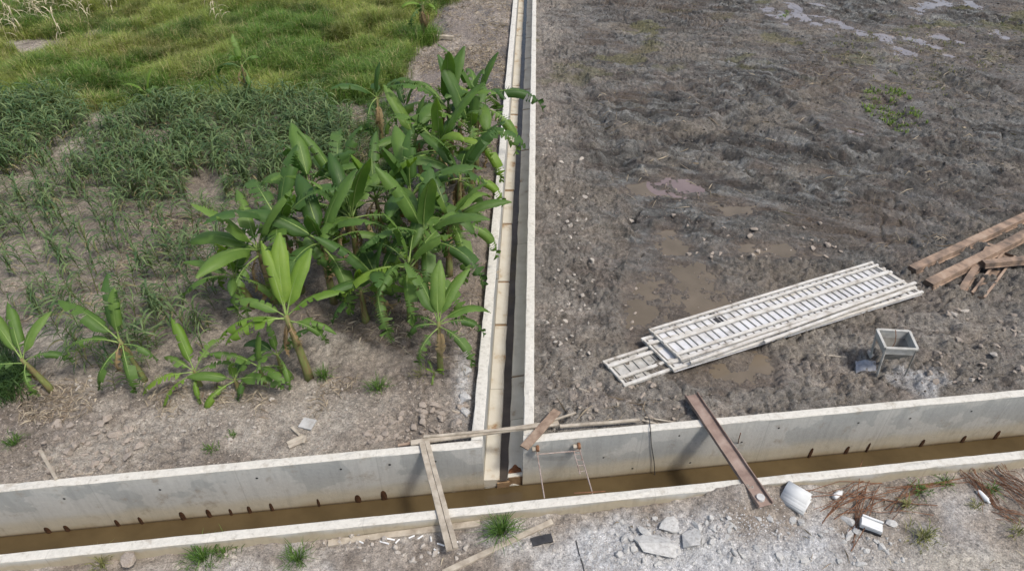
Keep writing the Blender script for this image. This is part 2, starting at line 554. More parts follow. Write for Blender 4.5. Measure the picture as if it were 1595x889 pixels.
M['bag'] = m_noise('grey_cement_bag', [(0.3, (0.20, 0.205, 0.22)), (0.7, (0.36, 0.365, 0.38))], 6, 0.7)
M['leaf_dark'] = mat_leaf('banana_leaf_dark', [(0.2, (0.035, 0.085, 0.018)), (0.5, (0.068, 0.14, 0.03)), (0.8, (0.125, 0.21, 0.048))])
M['leaf_mid'] = mat_leaf('banana_leaf_green', [(0.2, (0.06, 0.125, 0.022)), (0.5, (0.11, 0.20, 0.038)), (0.8, (0.17, 0.27, 0.055))])
M['leaf_bright'] = mat_leaf('banana_leaf_yellow_green', [(0.2, (0.09, 0.175, 0.022)), (0.5, (0.15, 0.26, 0.032)), (0.8, (0.22, 0.33, 0.05))])
M['leaf_dead'] = mat_leaf('banana_leaf_dead', [(0.2, (0.13, 0.085, 0.04)), (0.5, (0.28, 0.20, 0.10)), (0.8, (0.42, 0.34, 0.19))], trans=0.15, rough=0.8)
M['midrib'] = m_noise('leaf_midrib', [(0.3, (0.14, 0.22, 0.055)), (0.7, (0.25, 0.33, 0.10))], 3, 0.5)
M['midrib_dead'] = m_noise('leaf_midrib_dead', [(0.3, (0.22, 0.15, 0.07)), (0.7, (0.36, 0.27, 0.14))], 3, 0.8)
M['pseudostem'] = m_noise('banana_pseudostem', [(0.28, (0.08, 0.055, 0.028)), (0.42, (0.17, 0.13, 0.06)), (0.55, (0.15, 0.175, 0.055)), (0.8, (0.24, 0.26, 0.09))], 4.0, 0.7, 0.4, 0.01, 14, (3, 3, 0.8))
M['foliage'] = mat_leaf('field_foliage', None, vein=False, trans=0.3, rough=0.55, attr=True)
M['litter'] = mat_leaf('dry_litter', None, vein=False, trans=0.1, rough=0.9, attr=True)
M['grit'] = None


def mat_attr(name, rough=0.92, bump=0.4):
    m, nt, b = new_mat(name)
    at = N(nt, 'ShaderNodeAttribute', attribute_name='Col')
    tc = N(nt, 'ShaderNodeTexCoord')
    n1 = noise_node(nt, tc.outputs['Object'], 30.0, 4)
    r1 = ramp(nt, n1.outputs[0], [(0.3, 0.75), (0.7, 1.2)])
    c = mixrgb(nt, 1.0, at.outputs['Color'], r1.outputs[0], 'MULTIPLY')
    nt.links.new(c, b.inputs['Base Color']); b.inputs['Roughness'].default_value = rough
    b.inputs['Specular IOR Level'].default_value = 0.25
    add_bump(nt, b, n1.outputs[0], bump, 0.02)
    return m


M['grit'] = mat_attr('loose_grit')

# ------------------------------------------------------------------ layout of the two canals
ZT, ZW = 0.10, -1.20                         # wall tops, canal water
A, B = W(0, 765.5, ZT)[:2], W(1595, 616.5, ZT)[:2]
m_dir = (B - A) / np.linalg.norm(B - A)
LI0, LI1 = W(751.5, 690, ZT)[:2], W(806, 0, ZT)[:2]
e_dir = (LI1 - LI0) / np.linalg.norm(LI1 - LI0)
MB = np.array([m_dir, e_dir]).T
MBI = np.linalg.inv(MB)
O = np.array([-0.15, 0.0]); O = A + m_dir * ((O[0] - A[0]) / m_dir[0])     # on the far wall's front line


def st(x, y):
    dx = np.asarray(x) - O[0]; dy = np.asarray(y) - O[1]
    return MBI[0, 0] * dx + MBI[0, 1] * dy, MBI[1, 0] * dx + MBI[1, 1] * dy


def xy(s, t):
    return O[0] + m_dir[0] * s + e_dir[0] * t, O[1] + m_dir[1] * s + e_dir[1] * t


def s_of(p):
    return float(st(*W(*p, ZT)[:2])[0])


def t_of(p):
    return float(st(*W(*p, ZT)[:2])[1])


S_LO = (s_of((734, 690)) + s_of((799, 0))) / 2
S_LI = (s_of((751.5, 690)) + s_of((806, 0))) / 2
S_RI = (s_of((817, 690)) + s_of((828.5, 0))) / 2
S_RO = (s_of((832, 690)) + s_of((835, 0))) / 2
T_FO = 0.17
T_NI = (t_of((0, 861)) + t_of((1595, 701.6))) / 2
T_NO = T_NI - 0.165
SC_ = (S_LI + S_RI) / 2
FW = 0.085                                   # half width of the drain floor
ZF = -0.95                                   # drain floor

# ------------------------------------------------------------------ terrain heights and soil colours
PUD = []    # (x, y, rx, ry, angle, water material, depth)


def pud(px, py, rx, ry, rot, mat):
    c = W(px, py)
    d = W(px + 10, py)[0] - c[0]
    e = (W(px, py - 5)[1] - W(px, py + 5)[1])
    kk = 1.18 if 'brown' in mat else 1.12
    ry = ry * (1.45 if py < 150 else 1.0)
    PUD.append((c[0], c[1], rx * kk, ry * kk, math.radians(-rot), mat, d / 10, e / 10))


pud(1054, 286, 30, 13, 0, 'puddle_pink'); pud(1012, 292, 30, 8, 0, 'puddle_brown')
pud(1052, 392, 20, 30, 0, 'puddle_brown'); pud(1082, 432, 30, 24, 0, 'puddle_brown')
pud(1078, 470, 55, 20, 0, 'puddle_brown'); pud(1003, 490, 22, 40, 0, 'puddle_brown'); pud(1012, 440, 22, 14, 0, 'puddle_brown')
pud(1205, 385, 62, 10, 0, 'puddle_brown'); pud(1140, 320, 30, 8, 0, 'puddle_brown')
pud(1130, 578, 48, 18, 0, 'puddle_brown'); pud(1185, 560, 18, 16, 0, 'puddle_brown')
pud(1222, 24, 20, 7, -20, 'puddle_clear'); pud(1268, 32, 24, 5, -38, 'puddle_clear')
pud(1328, 42, 44, 5, -36, 'puddle_clear')
pud(1396, 68, 17, 11, -30, 'puddle_clear'); pud(1412, 76, 14, 6, -20, 'puddle_clear'); pud(1386, 128, 10, 13, 0, 'puddle_brown')
pud(1440, 64, 26, 4.5, -30, 'puddle_clear'); pud(1484, 86, 40, 5, -26, 'puddle_clear'); pud(1478, 58, 26, 5, -15, 'puddle_clear')
pud(1452, 5, 44, 5, 12, 'puddle_clear'); pud(1510, 3, 14, 5, 0, 'puddle_clear'); pud(1558, 50, 12, 5, 10, 'puddle_clear')
pud(1272, 2, 10, 4, 0, 'puddle_clear'); pud(1330, 200, 18, 6, -20, 'puddle_clear'); pud(1238, 8, 12, 6, -35, 'puddle_clear')


def pts(*pp):
    return [tuple(W(*p)[:2]) for p in pp]


RUTS = [pts((985, 330), (1030, 400), (1075, 500), (1100, 600)), pts((1050, 350), (1100, 420), (1150, 500), (1190, 590)),
        pts((1000, 400), (985, 520), (1000, 560)),
        pts((1225, 0), (1330, 45), (1420, 95), (1530, 150)), pts((1300, 0), (1420, 55), (1520, 105), (1640, 170)),
        pts((1000, 180), (1120, 235), (1220, 290)), pts((1180, 130), (1300, 215), (1420, 260)),
        pts((900, 120), (960, 240), (1000, 330)), pts((1040, 110), (1150, 190), (1260, 235), (1400, 250)), pts((930, 250), (1060, 215), (1200, 160), (1330, 130)), pts((1300, 290), (1450, 330), (1600, 400))]


def h_right(x, y):
    s, t = st(x, y)
    base = -0.06 + 0.05 * fbm(x * 0.35, y * 0.35, 3, 3)
    # smeared swaths, each with its own drag direction
    wx, wy = x + 0.8 * vn(x * 0.5, y * 0.5, 91), y + 0.8 * vn(x * 0.5, y * 0.5, 92)
    f1, f2, cid = worley(wx / 4.2, wy / 3.4, 40)
    th = -0.55 + 1.0 * (cid - 0.5) + 0.25 * vn(x * 0.3, y * 0.3, 55)
    u = x * np.cos(th) + y * np.sin(th); v = -x * np.sin(th) + y * np.cos(th)
    streak = vn(u * 0.5, v * 4.0, 61) * 0.45 + vn(u * 1.0, v * 9.0, 62) * 0.4 + vn(u * 2.5, v * 17.0, 63) * 0.3
    wob = fbm(x * 0.6, y * 0.6, 73, 5, 0.6)
    smear = sst(3.0, 8.5, t + 1.6 * wob) * sst(0.3, 3.4, s + 0.8 * wob) * (0.5 + 0.5 * sst(-0.5, 0.6, fbm(x * 0.22, y * 0.3, 70, 5, 0.6)))
    # clods
    c1, c2, ci = worley(x * 5.2 + 0.3 * vn(x * 4, y * 4, 81), y * 5.2 + 0.3 * vn(x * 4, y * 4, 82), 44)
    d1, d2, di = worley(x * 11.0, y * 11.0, 45)
    clod = np.clip(c2 - c1, 0, 0.5) * (0.2 + ci) * 0.16 + np.clip(d2 - d1, 0, 0.5) * (0.3 + di) * 0.06
    wu, wv = u + 0.25 * vn(x * 1.7, y * 1.7, 93), v + 0.12 * vn(x * 2.1, y * 2.1, 94)
    groove = np.exp(-(vn(wu * 0.55, wv * 2.6, 64) / 0.10) ** 2) + 0.7 * np.exp(-(vn(wu * 1.2, wv * 5.2, 65) / 0.13) ** 2)
    comb = np.sin(v * 2 * math.pi / (0.22 + 0.16 * cid)) * sst(0.1, 0.5, vn(x * 0.7 + 20 * cid, y * 0.7, 67))
    crackle = np.exp(-(fbm(x * 1.9, y * 1.9, 66, 2) / 0.09) ** 2)
    rough = 0.55 + 1.0 * sst(-0.25, 0.45, vn(x * 0.45, y * 0.45, 71))
    fine = 0.075 * fbm(x * 2.3, y * 2.3, 5, 5, 0.62)
    plane = smear * sst(0.0, 0.45, fbm(x * 0.33 + 11, y * 0.5, 75, 4, 0.55))      # bucket-smoothed patches
    h = base + fine * (1 - 0.35 * smear) * (1 - 0.65 * plane) + clod * rough * (1 - 0.75 * smear) * (1 - 0.8 * plane) + 0.07 * streak * smear + 0.028 * comb * smear - 0.125 * groove * (0.25 + 0.75 * smear) - 0.07 * crackle * (1 - 0.6 * smear) * (1 - 0.85 * plane)
    flat = np.zeros_like(h); pz = np.zeros_like(h)
    for k, r in enumerate(RUTS):
        d, al = seg_dist(x, y, r)
        wd = 0.22 if k < 3 else 0.30
        d = d + 0.07 * vn(x * 2.5, y * 2.5, 20 + k)
        h = h - (0.12 if k < 3 else 0.17) * np.exp(-(d / wd) ** 2) + 0.06 * np.exp(-((d - wd * 1.75) / 0.14) ** 2) \
            + 0.03 * np.sin(al * 2 * math.pi / 0.24) * np.exp(-(d / (wd * 0.9)) ** 4)
    wet = 0.2 * smear + 0.75 * plane
    qmin = np.full(h.shape, 9.0)
    for k, (cx, cy, rx, ry, an, mt, sx_, sy_) in enumerate(PUD):
        dx, dy = (x - cx) / sx_, -(y - cy) / sy_
        near = (abs(dx) < 3.5 * max(rx, ry)) & (abs(dy) < 3.5 * max(rx, ry))
        if not near.any():
            continue
        ca, sa = math.cos(an), math.sin(an)
        q = np.hypot((dx * ca + dy * sa) / rx, (-dx * sa + dy * ca) / ry)
        q = q + 0.30 * fbm(x * 2.2, y * 2.2, 33 + k, 4)
        k1 = 1 - sst(0.95, 1.7, q)
        qmin = np.minimum(qmin, q)
        bowl = -0.155 + 0.03 * q ** 2 * 0.5
        tgt = -0.10 + 0.028 * (np.clip(q, 0, 2) - 1) * 2.0 + 0.5 * fine + 0.3 * clod
        h = h + (tgt - h) * k1
        wet = np.maximum(wet, 0.9 * (1 - sst(1.0, 2.2, q)))
    h = np.where((qmin > 1.12) & (qmin < 2.4), np.maximum(h, -0.085), h)
    # keep the soil under the coping along both walls
    lim = 0.07 - 0.10 * (1 - sst(0.0, 0.5, np.minimum(s - S_RO, t - T_FO)))
    h = np.minimum(h, lim + 0.06 * sst(0.3, 1.5, np.minimum(s - S_RO, t - T_FO)))
    return h, smear, streak, wet, clod, c2 - c1


def h_left(x, y):
    s, t = st(x, y)
    base = -0.03 + 0.06 * fbm(x * 0.3, y * 0.3, 103, 3)
    c1, c2, ci = worley(x * 4.2 + 0.35 * vn(x * 3, y * 3, 181), y * 4.2 + 0.35 * vn(x * 3, y * 3, 182), 144)
    d1, d2, di = worley(x * 9.5, y * 9.5, 145)
    cl = sst(-0.1, 0.5, vn(x * 0.6, y * 0.6, 171) + 0.35 * (1 - sst(0.5, 2.0, t)) + 0.2)
    crack = np.clip((c2 - c1) / 0.28, 0, 1)
    clod = (np.clip(c2 - c1, 0, 0.5) * (0.2 + ci) * 0.10 + np.clip(d2 - d1, 0, 0.4) * di * 0.05) * cl * (1 - 0.6 * sst(3, 6, t) * sst(14, 11, t))
    fine = 0.035 * fbm(x * 2.6, y * 2.6, 105, 5, 0.62)
    h = base + fine + clod - 0.025 * (1 - crack) * cl * (1 - sst(2.5, 4, t))
    # planting ridges of the garden plot
    h = h + 0.035 * np.sin(y * 2 * math.pi / 0.85 + 0.6 * vn(x * .4, y * .4, 7)) * sst(3.0, 5.0, t) * (1 - sst(11, 14, t))
    edge = np.minimum(S_LO - s, t - T_FO)
    h = h - 0.10 * (1 - sst(0.03, 0.28, S_LO - s))
    lim = 0.03 + 0.12 * sst(0.1, 1.2, edge)
    return np.minimum(h, lim), crack, cl, clod


def h_near(x, y):
    s, t = st(x, y)
    d = T_NO - t
    base = -0.16 + 0.03 * fbm(x * 0.5, y * 0.5, 203, 3) - 0.06 * sst(0.3, 2.5, d)
    c1, c2, ci = worley(x * 6.5 + 0.3 * vn(x * 5, y * 5, 281), y * 6.5 + 0.3 * vn(x * 5, y * 5, 282), 244)
    d1, d2, di = worley(x * 14.0, y * 14.0, 245)
    px, py = to_px(x, y, -0.15)
    rub = np.exp(-((px - 1130) / 260) ** 2 - ((py - 855) / 40) ** 2) + np.exp(-((px - 1010) / 120) ** 2 - ((py - 830) / 40) ** 2) + 0.5 * np.exp(-((px - 620) / 260) ** 2 - ((py - 850) / 40) ** 2)
    rub = np.clip(rub + 0.25, 0, 1)
    clod = (np.clip(c2 - c1, 0, 0.55) * (0.15 + ci) * 0.085 + np.clip(d2 - d1, 0, 0.5) * di * 0.035) * rub
    fine = 0.022 * fbm(x * 3.0, y * 3.0, 205, 5, 0.62)
    mound = np.exp(-((px - 1150) / 62) ** 2) * np.exp(-(np.maximum(d - 0.02, 0) / 0.55) ** 2) * 0.31
    mound += np.exp(-((px - 1255) / 45) ** 2) * np.exp(-(np.maximum(d, 0) / 0.3) ** 2) * 0.12
    h = base + fine + clod + mound + 0.05 * sst(0.2, 0.0, d) * fbm(x * 2, y * 2, 209, 3)
    h = np.where((d < 0.02) & (mound < 0.15), np.minimum(h, -0.02), h)
    return h, rub, clod, px, py


def gz(x, y):
    """ground height at a point"""
    a = np.atleast_1d(np.asarray(x, float)); b = np.atleast_1d(np.asarray(y, float))
    s, t = st(a, b)
    z = np.zeros(a.shape)
    mn = t < T_NO; mr_ = ~mn & (s > SC_); ml = ~mn & ~mr_
    if mn.any(): z[mn] = h_near(a[mn], b[mn])[0]
    if mr_.any(): z[mr_] = h_right(a[mr_], b[mr_])[0]
    if ml.any(): z[ml] = h_left(a[ml], b[ml])[0]
    return z if np.ndim(x) else float(z[0])


def G(px, py):
    """photo pixel -> point on the ground"""
    p = W(px, py, -0.03)
    for _ in range(3):
        p = W(px, py, gz(p[0], p[1]))
    return p


def spaced(d0, d1, near, far, length, outer):
    """growing steps from 0 to length, then coarse out to outer"""
    v = [0.0]
    while v[-1] < length:
        v.append(v[-1] + d0 + (d1 - d0) * v[-1] / length)
    while v[-1] < outer:
        v.append(v[-1] + max(d1, (v[-1] - length) * 0.35 + d1))
    return np.array(v)


def grid_faces(nr, nc):
    i = np.arange(nr - 1)[:, None] * nc + np.arange(nc - 1)[None, :]
    i = i.ravel()
    return np.stack([i, i + 1, i + nc + 1, i + nc], 1)


C = lambda *a: np.array(a, float)

# right: churned mud field
sv = S_RO - 0.05 + spaced(0.030, 0.055, 0, 0, 27.0, 260.0)
tv = T_FO - 0.05 + spaced(0.028, 0.075, 0, 0, 29.0, 400.0)
Sg, Tg = np.meshgrid(sv, tv)
x, y = xy(Sg.ravel(), Tg.ravel())
h, smear, streak, wet, clod, crk = h_right(x, y)
s, t = Sg.ravel(), Tg.ravel()
brown = C(0.127, 0.117, 0.103)
col = np.tile(brown, (len(x), 1))
col = mixc(col, C(0.235, 0.213, 0.184), sst(3.6, 0.6, s - S_RO) * (0.55 + 0.45 * sst(-0.3, 0.4, vn(x * 0.8, y * 0.8, 301))))
col = mixc(col, C(0.262, 0.24, 0.208), sst(5.0, 1.0, t + 0.8 * fbm(x * 0.8, y * 0.8, 305, 4)) * (0.5 + 0.5 * sst(-0.4, 0.3, vn(x * 0.6, y * 0.6, 302))))
col = mixc(col, C(0.090, 0.091, 0.086), smear * 0.85)
th_ = 0.35 * vn(x * 0.2, y * 0.2, 340) - 0.45
uu = x * np.cos(th_) + y * np.sin(th_); vv_ = -x * np.sin(th_) + y * np.cos(th_)
clay = fbm(uu * 0.9, vv_ * 4.0, 341, 5, 0.62)
col = mixc(col, C(0.198, 0.20, 0.19), smear * sst(0.28, 0.55, clay) * 0.8)
col = mixc(col, C(0.036, 0.032, 0.028), sst(-0.25, -0.55, clay) * (0.3 + 0.7 * smear) * 0.8)
col = mixc(col, C(0.07, 0.055, 0.045), sst(0.15, 0.7, fbm(x * 1.7, y * 2.6, 330, 4)) * 0.5)
col = mixc(col, C(0.24, 0.205, 0.175), sst(0.2, 0.75, fbm(x * 1.4 + 7, y * 2.2, 331, 4)) * (1 - smear) * 0.5)
col = mixc(col, C(0.20, 0.175, 0.142), sst(0.25, 0.9, fbm(x * 0.45, y * 0.7, 303, 5, 0.6)) * 0.5)
col = mixc(col, C(0.10, 0.098, 0.035), sst(0.5, 0.8, fbm(x * 0.5, y * 0.9, 304, 3)) * sst(14, 20, t) * 0.6)
col = mixc(col, C(0.115, 0.085, 0.06), np.clip(wet - 0.35, 0, 1) * 0.9)
hp = W(1430, 590)
col = mixc(col, C(0.40, 0.40, 0.40), sst(0.55, 0.1, np.hypot((x - hp[0]) * 0.8, y - hp[1]) + 0.25 * vn(x * 3, y * 3, 309)) * 0.85)
me = fast_mesh('mud_field', np.stack([x, y, h], 1), grid_faces(*Sg.shape), M['soil'], col, True, {'wet': wet})
struct(link('mud_field_ground', me))

# left: garden plot and grassland
sv = S_LO + 0.05 - spaced(0.036, 0.09, 0, 0, 27.0, 260.0)
tv = T_FO - 0.05 + spaced(0.030, 0.16, 0, 0, 29.0, 400.0)
Sg, Tg = np.meshgrid(sv, tv)
x, y = xy(Sg.ravel(), Tg.ravel())
s, t = Sg.ravel(), Tg.ravel()
h, crack, cl, clod = h_left(x, y)
px, py = to_px(x, y, 0)


def grass_mask(x, y):
    s, t = st(x, y)
    px, py = to_px(x, y, 0)
    bound = np.interp(px, [-400, 0, 130, 300, 470, 640, 700], [182, 180, 176, 172, 160, 140, 120]) + 10 * fbm(x * 0.6, y * 0.6, 401, 3)
    right = np.interp(py, [-300, 0, 60, 100, 160], [690, 690, 655, 640, 600]) + 30 * fbm(x * 0.7, y * 0.5, 402, 4)
    bare = np.exp(-((px - 65) / 75) ** 2 - ((py - 72) / 13) ** 2) + np.exp(-((px - 150) / 20) ** 2 - ((py - 55) / 10) ** 2)
    return sst(10, -10, py - bound) * sst(26, -26, px - right) * sst(0.55, 0.25, bare) * (px < 730)


gm = grass_mask(x, y)
col = np.tile(C(0.28, 0.242, 0.198), (len(x), 1))
col = mixc(col, C(0.36, 0.325, 0.275), sst(-0.1, 0.6, fbm(x * 0.5, y * 0.5, 310, 3)) * 0.8)
col = mixc(col, C(0.205, 0.175, 0.145), sst(0.1, 0.6, fbm(x * 0.7, y * 0.7, 311, 3)) * 0.75)
col = mixc(col, C(0.15, 0.125, 0.10), sst(0.2, 0.7, fbm(x * 2.2, y * 2.2, 350, 4)) * 0.5)
litter_zone = in_poly(px, py, [(560, 110), (790, 60), (775, 420), (745, 590), (540, 520), (380, 480), (420, 260)])
col = mixc(col, C(0.19, 0.155, 0.125), litter_zone * 0.75)
zz_ = sst(13.0, 16.0, t) * sst(6.5, 4, S_LO - s)
col = mixc(col, C(0.20, 0.172, 0.15), zz_ * 0.85)
col = mixc(col, C(0.105, 0.10, 0.098), zz_ * sst(0.0, 0.7, fbm(x * 0.9, y * 0.6, 312, 4)) * 0.8)
col = mixc(col, C(0.33, 0.29, 0.245), zz_ * sst(0.2, 0.8, fbm(x * 1.3, y * 0.8, 313, 4)) * 0.6)
col = mixc(col, C(0.075, 0.095, 0.028), np.exp(-((px - 570) / 60) ** 2 - ((py - 225) / 40) ** 2) * 0.9)
col = mixc(col, C(0.075, 0.085, 0.025), gm * 0.85)
col = mixc(col, C(0.47, 0.46, 0.44), np.exp(-((px - 722) / 14) ** 2 - ((py - 600) / 55) ** 2) * 0.9)
me = fast_mesh('garden_ground', np.stack([x, y, h], 1), grid_faces(*Sg.shape)[:, ::-1], M['soil'], col, True, {'wet': np.zeros(len(x))})
struct(link('garden_ground', me))

# near bank
sp_ = spaced(0.03, 0.05, 0, 0, 13.0, 200.0)
sv = np.concatenate([-sp_[:0:-1], sp_])
tv = T_NO + 0.03 - spaced(0.022, 0.035, 0, 0, 3.4, 120.0)
Sg, Tg = np.meshgrid(sv, tv)
x, y = xy(Sg.ravel(), Tg.ravel())
h, rub, clod, px, py = h_near(x, y)
col = np.tile(C(0.33, 0.29, 0.245), (len(x), 1))
col = mixc(col, C(0.42, 0.385, 0.34), sst(0.0, 0.6, fbm(x * 0.9, y * 0.9, 320, 3)) * 0.8)
col = mixc(col, C(0.22, 0.185, 0.15), sst(0.05, 0.6, fbm(x * 1.3, y * 1.3, 321, 4)) * 0.8)
pale = np.exp(-((px - 1180) / 260) ** 2 - ((py - 872) / 42) ** 2) + 0.9 * np.exp(-((px - 980) / 110) ** 2 - ((py - 850) / 38) ** 2)
col = mixc(col, C(0.50, 0.50, 0.495), np.clip(pale * 1.15 + 0.35 * fbm(x * 1.6, y * 1.6, 322, 4), 0, 1))
col = mixc(col, C(0.46, 0.42, 0.35), np.exp(-((px - 1500) / 130) ** 2 - ((py - 875) / 22) ** 2) * 0.8)
me = fast_mesh('near_bank', np.stack([x, y, h], 1), grid_faces(*Sg.shape)[:, ::-1], M['soil'], col, True, {'wet': np.zeros(len(x))})
struct(link('near_bank_ground', me))

# puddles: flat sheets of water lying in the hollows
for i, (cx, cy, rx, ry, an, mt, sx_, sy_) in enumerate(PUD):
    n = 40
    a = -np.arange(n) * 2 * math.pi / n
    vx = cx + sx_ * 1.38 * (rx * np.cos(a) * math.cos(an) - ry * np.sin(a) * math.sin(an))
    vy = cy - sy_ * 1.38 * (rx * np.cos(a) * math.sin(an) + ry * np.sin(a) * math.cos(an))
    z = -0.098 - 0.0007 * i
    V = np.stack([vx, vy, np.full(n, z)], 1)
    o = mk('puddle', V, [tuple(range(n))], M[mt])
    struct(o)

# ------------------------------------------------------------------ canal walls and drain
def wall_run(s0, s1, t0, t1, zb, zt, name, label, along='s', parent=None, rough=0.006, mat='concrete', slope=0.0):
    """extruded concrete wall; profile across, stations along with cast irregularity"""
    L = s1 - s0
    n = max(2, int(L / 0.22))
    c = 0.012
    prof = [(t0, zb), (t0, zb * 0.5 + zt * 0.5), (t0, zt - c), (t0 + c, zt), ((t0 + t1) / 2, zt + 0.002), (t1 - c, zt), (t1, zt - c), (t1, zb * 0.5 + zt * 0.5), (t1, zb)]
    V = []; F = []
    k = len(prof)
    for i in range(n + 1):
        f = s0 + L * i / n
        for j, (a, z) in enumerate(prof):
            q = 1.0 if j in (2, 3, 5, 6) else 0.25
            jt = float(vn(np.array([f * 2.3 + j]), np.array([j * 3.7 + zt * 9]), 500)[0]) * rough * q
            jz = float(vn(np.array([f * 3.1 + j * 5]), np.array([j * 1.7]), 501)[0]) * rough * q * 0.8
            if j in (3, 5, 2, 6) and random.random() < 0.06:
                jz -= 0.012; jt += 0.008 * (1 if j < 4 else -1)
            X, Y = xy(f, a + jt) if along == 's' else xy(a + jt, f)
            V.append((X, Y, z + jz))
    for i in range(n):
        for j in range(k):
            q = (i * k + j, i * k + (j + 1) % k, (i + 1) * k + (j + 1) % k, (i + 1) * k + j)
            F.append(q if along == 's' else q[::-1])
    e0 = tuple(range(k)); e1 = tuple(n * k + j for j in range(k))
    F.append(e0[::-1] if along == 's' else e0); F.append(e1 if along == 's' else e1[::-1])
    o = mk(name, V, F, M[mat], parent)
    if label:
        tag(o, label, 'wall')
    return o


wl = wall_run(-26, S_LI, 0.0, T_FO, -1.6, ZT, 'concrete_wall', 'tall grey concrete canal wall in front of the banana plants')
wr = wall_run(S_RI, 26, 0.0, T_FO, -1.6, ZT, 'concrete_wall', 'tall grey concrete canal wall below the churned mud field')
wn_ = wall_run(-26, 26, T_NO, T_NI, -1.6, ZT, 'concrete_wall', 'low pale concrete coping wall along the rubble bank of the canal', mat='concrete_splashed')

# silt plugs at weep holes and dark discs for form tie holes: parts of their walls
def wall_mark(parent, px, py, wd, ht, mat, name, kind):
    # point on the far wall's front plane hit by the pixel ray
    u = (px - PCX) / FPX; v = -(py - PCY) / FPX
    d = np.array([u, math.cos(PITCH) + v * math.sin(PITCH), -math.sin(PITCH) + v * math.cos(PITCH)])
    nrm = np.array([-m_dir[1], m_dir[0]])
    k = ((A - np.array([0, 0])) @ nrm) / (d[:2] @ nrm)
    p = d * k + np.array([0, 0, CAM_H])
    out = np.array([m_dir[1], -m_dir[0], 0.0])
    mm = np.array([m_dir[0], m_dir[1], 0.0]); up = np.array([0, 0, 1.0])
    V = []; F = []
    if kind == 'silt':
        # lumpy tongue of rusty silt below a hole, from its mouth down into the water
        n = 9
        top = p[2] + ht * 0.5; bot = ZW - 0.03
        prof = [(0.25, 0.0), (0.75, 0.15), (1.0, 0.45), (0.95, 0.75), (1.15, 1.0)]
        for (ww, f) in prof:
            z = top + (bot - top) * f
            for j in range(5):
                a = -1 + j / 2
                bulge = (1 - a * a) * (0.006 + 0.014 * f) + 0.003
                sh = random.uniform(-0.12, 0.12)
                V.append(np.array([p[0], p[1], z]) + mm * (a + sh * 0.4) * ww * wd / 2 + out * bulge * random.uniform(0.7, 1.3))
        for i in range(4):
            for j in range(4):
                F.append((i * 5 + j, (i + 1) * 5 + j, (i + 1) * 5 + j + 1, i * 5 + j + 1))
    else:  # flat disc, the shade inside the pit is put into its colour
        n = 8
        for ring, rr, dd in ((0, 1.0, 0.004), (1, 0.62, 0.003), (2, 0.5, -0.012)):
            for j in range(n):
                a = 2 * math.pi * j / n
                V.append(p + mm * math.cos(a) * wd / 2 * rr * random.uniform(0.8, 1.15) + up * math.sin(a) * ht / 2 * rr + out * max(dd, 0.0035))
        for ring in (0, 1):
            for j in range(n):
                F.append((ring * n + j, ring * n + (j + 1) % n, (ring + 1) * n + (j + 1) % n, (ring + 1) * n + j))
        F.append(tuple(2 * n + j for j in range(n)))
    mk(name, V, F, M[mat], parent)


for (qx, qy) in ((73, 824), (102, 820), (181, 812), (217, 807), (283, 801), (324, 797), (358, 794), (387, 790), (422, 787), (495, 779), (557, 774), (597, 767)):
    wall_mark(wl, qx, qy, random.uniform(0.05, 0.12), random.uniform(0.08, 0.2), 'rust_silt', 'silt_streak', 'silt')
for (qx, qy) in ((1264, 702), (1354, 693), (1438, 687), (1503, 680), (1555, 674), (1321, 697)):
    wall_mark(wr, qx, qy, random.uniform(0.05, 0.11), random.uniform(0.08, 0.2), 'rust_silt', 'silt_streak', 'silt')
for (qx, qy) in ((100, 776), (249, 762), (400, 744), (531, 730), (607, 723), (678, 718)):
    wall_mark(wl, qx, qy, 0.05, 0.05, 'hole', 'tie_hole_dark_disc', 'tie')
for (qx, qy) in ((940, 712), (1058, 678), (1213, 666), (1337, 658), (1418, 651), (1513, 640), (985, 729), (1075, 720), (1155, 688)):
    wall_mark(wr, qx, qy, 0.045, 0.045, 'hole', 'tie_hole_dark_disc', 'tie')

# side drain: two walls, floor slabs, wet runnel between them
dr = empty('concrete_drain', (*xy(SC_, 0.0), -1.3))
tag(dr, 'long straight concrete drain running between the bananas and the mud field', 'drain')
T_END = 90.0
wall_run(T_FO, T_END, S_LO, S_LI, -1.5, ZT, 'side_wall', None, 't', dr)
wall_run(T_FO, T_END, S_RI, S_RO, -1.5, ZT, 'side_wall', None, 't', dr)


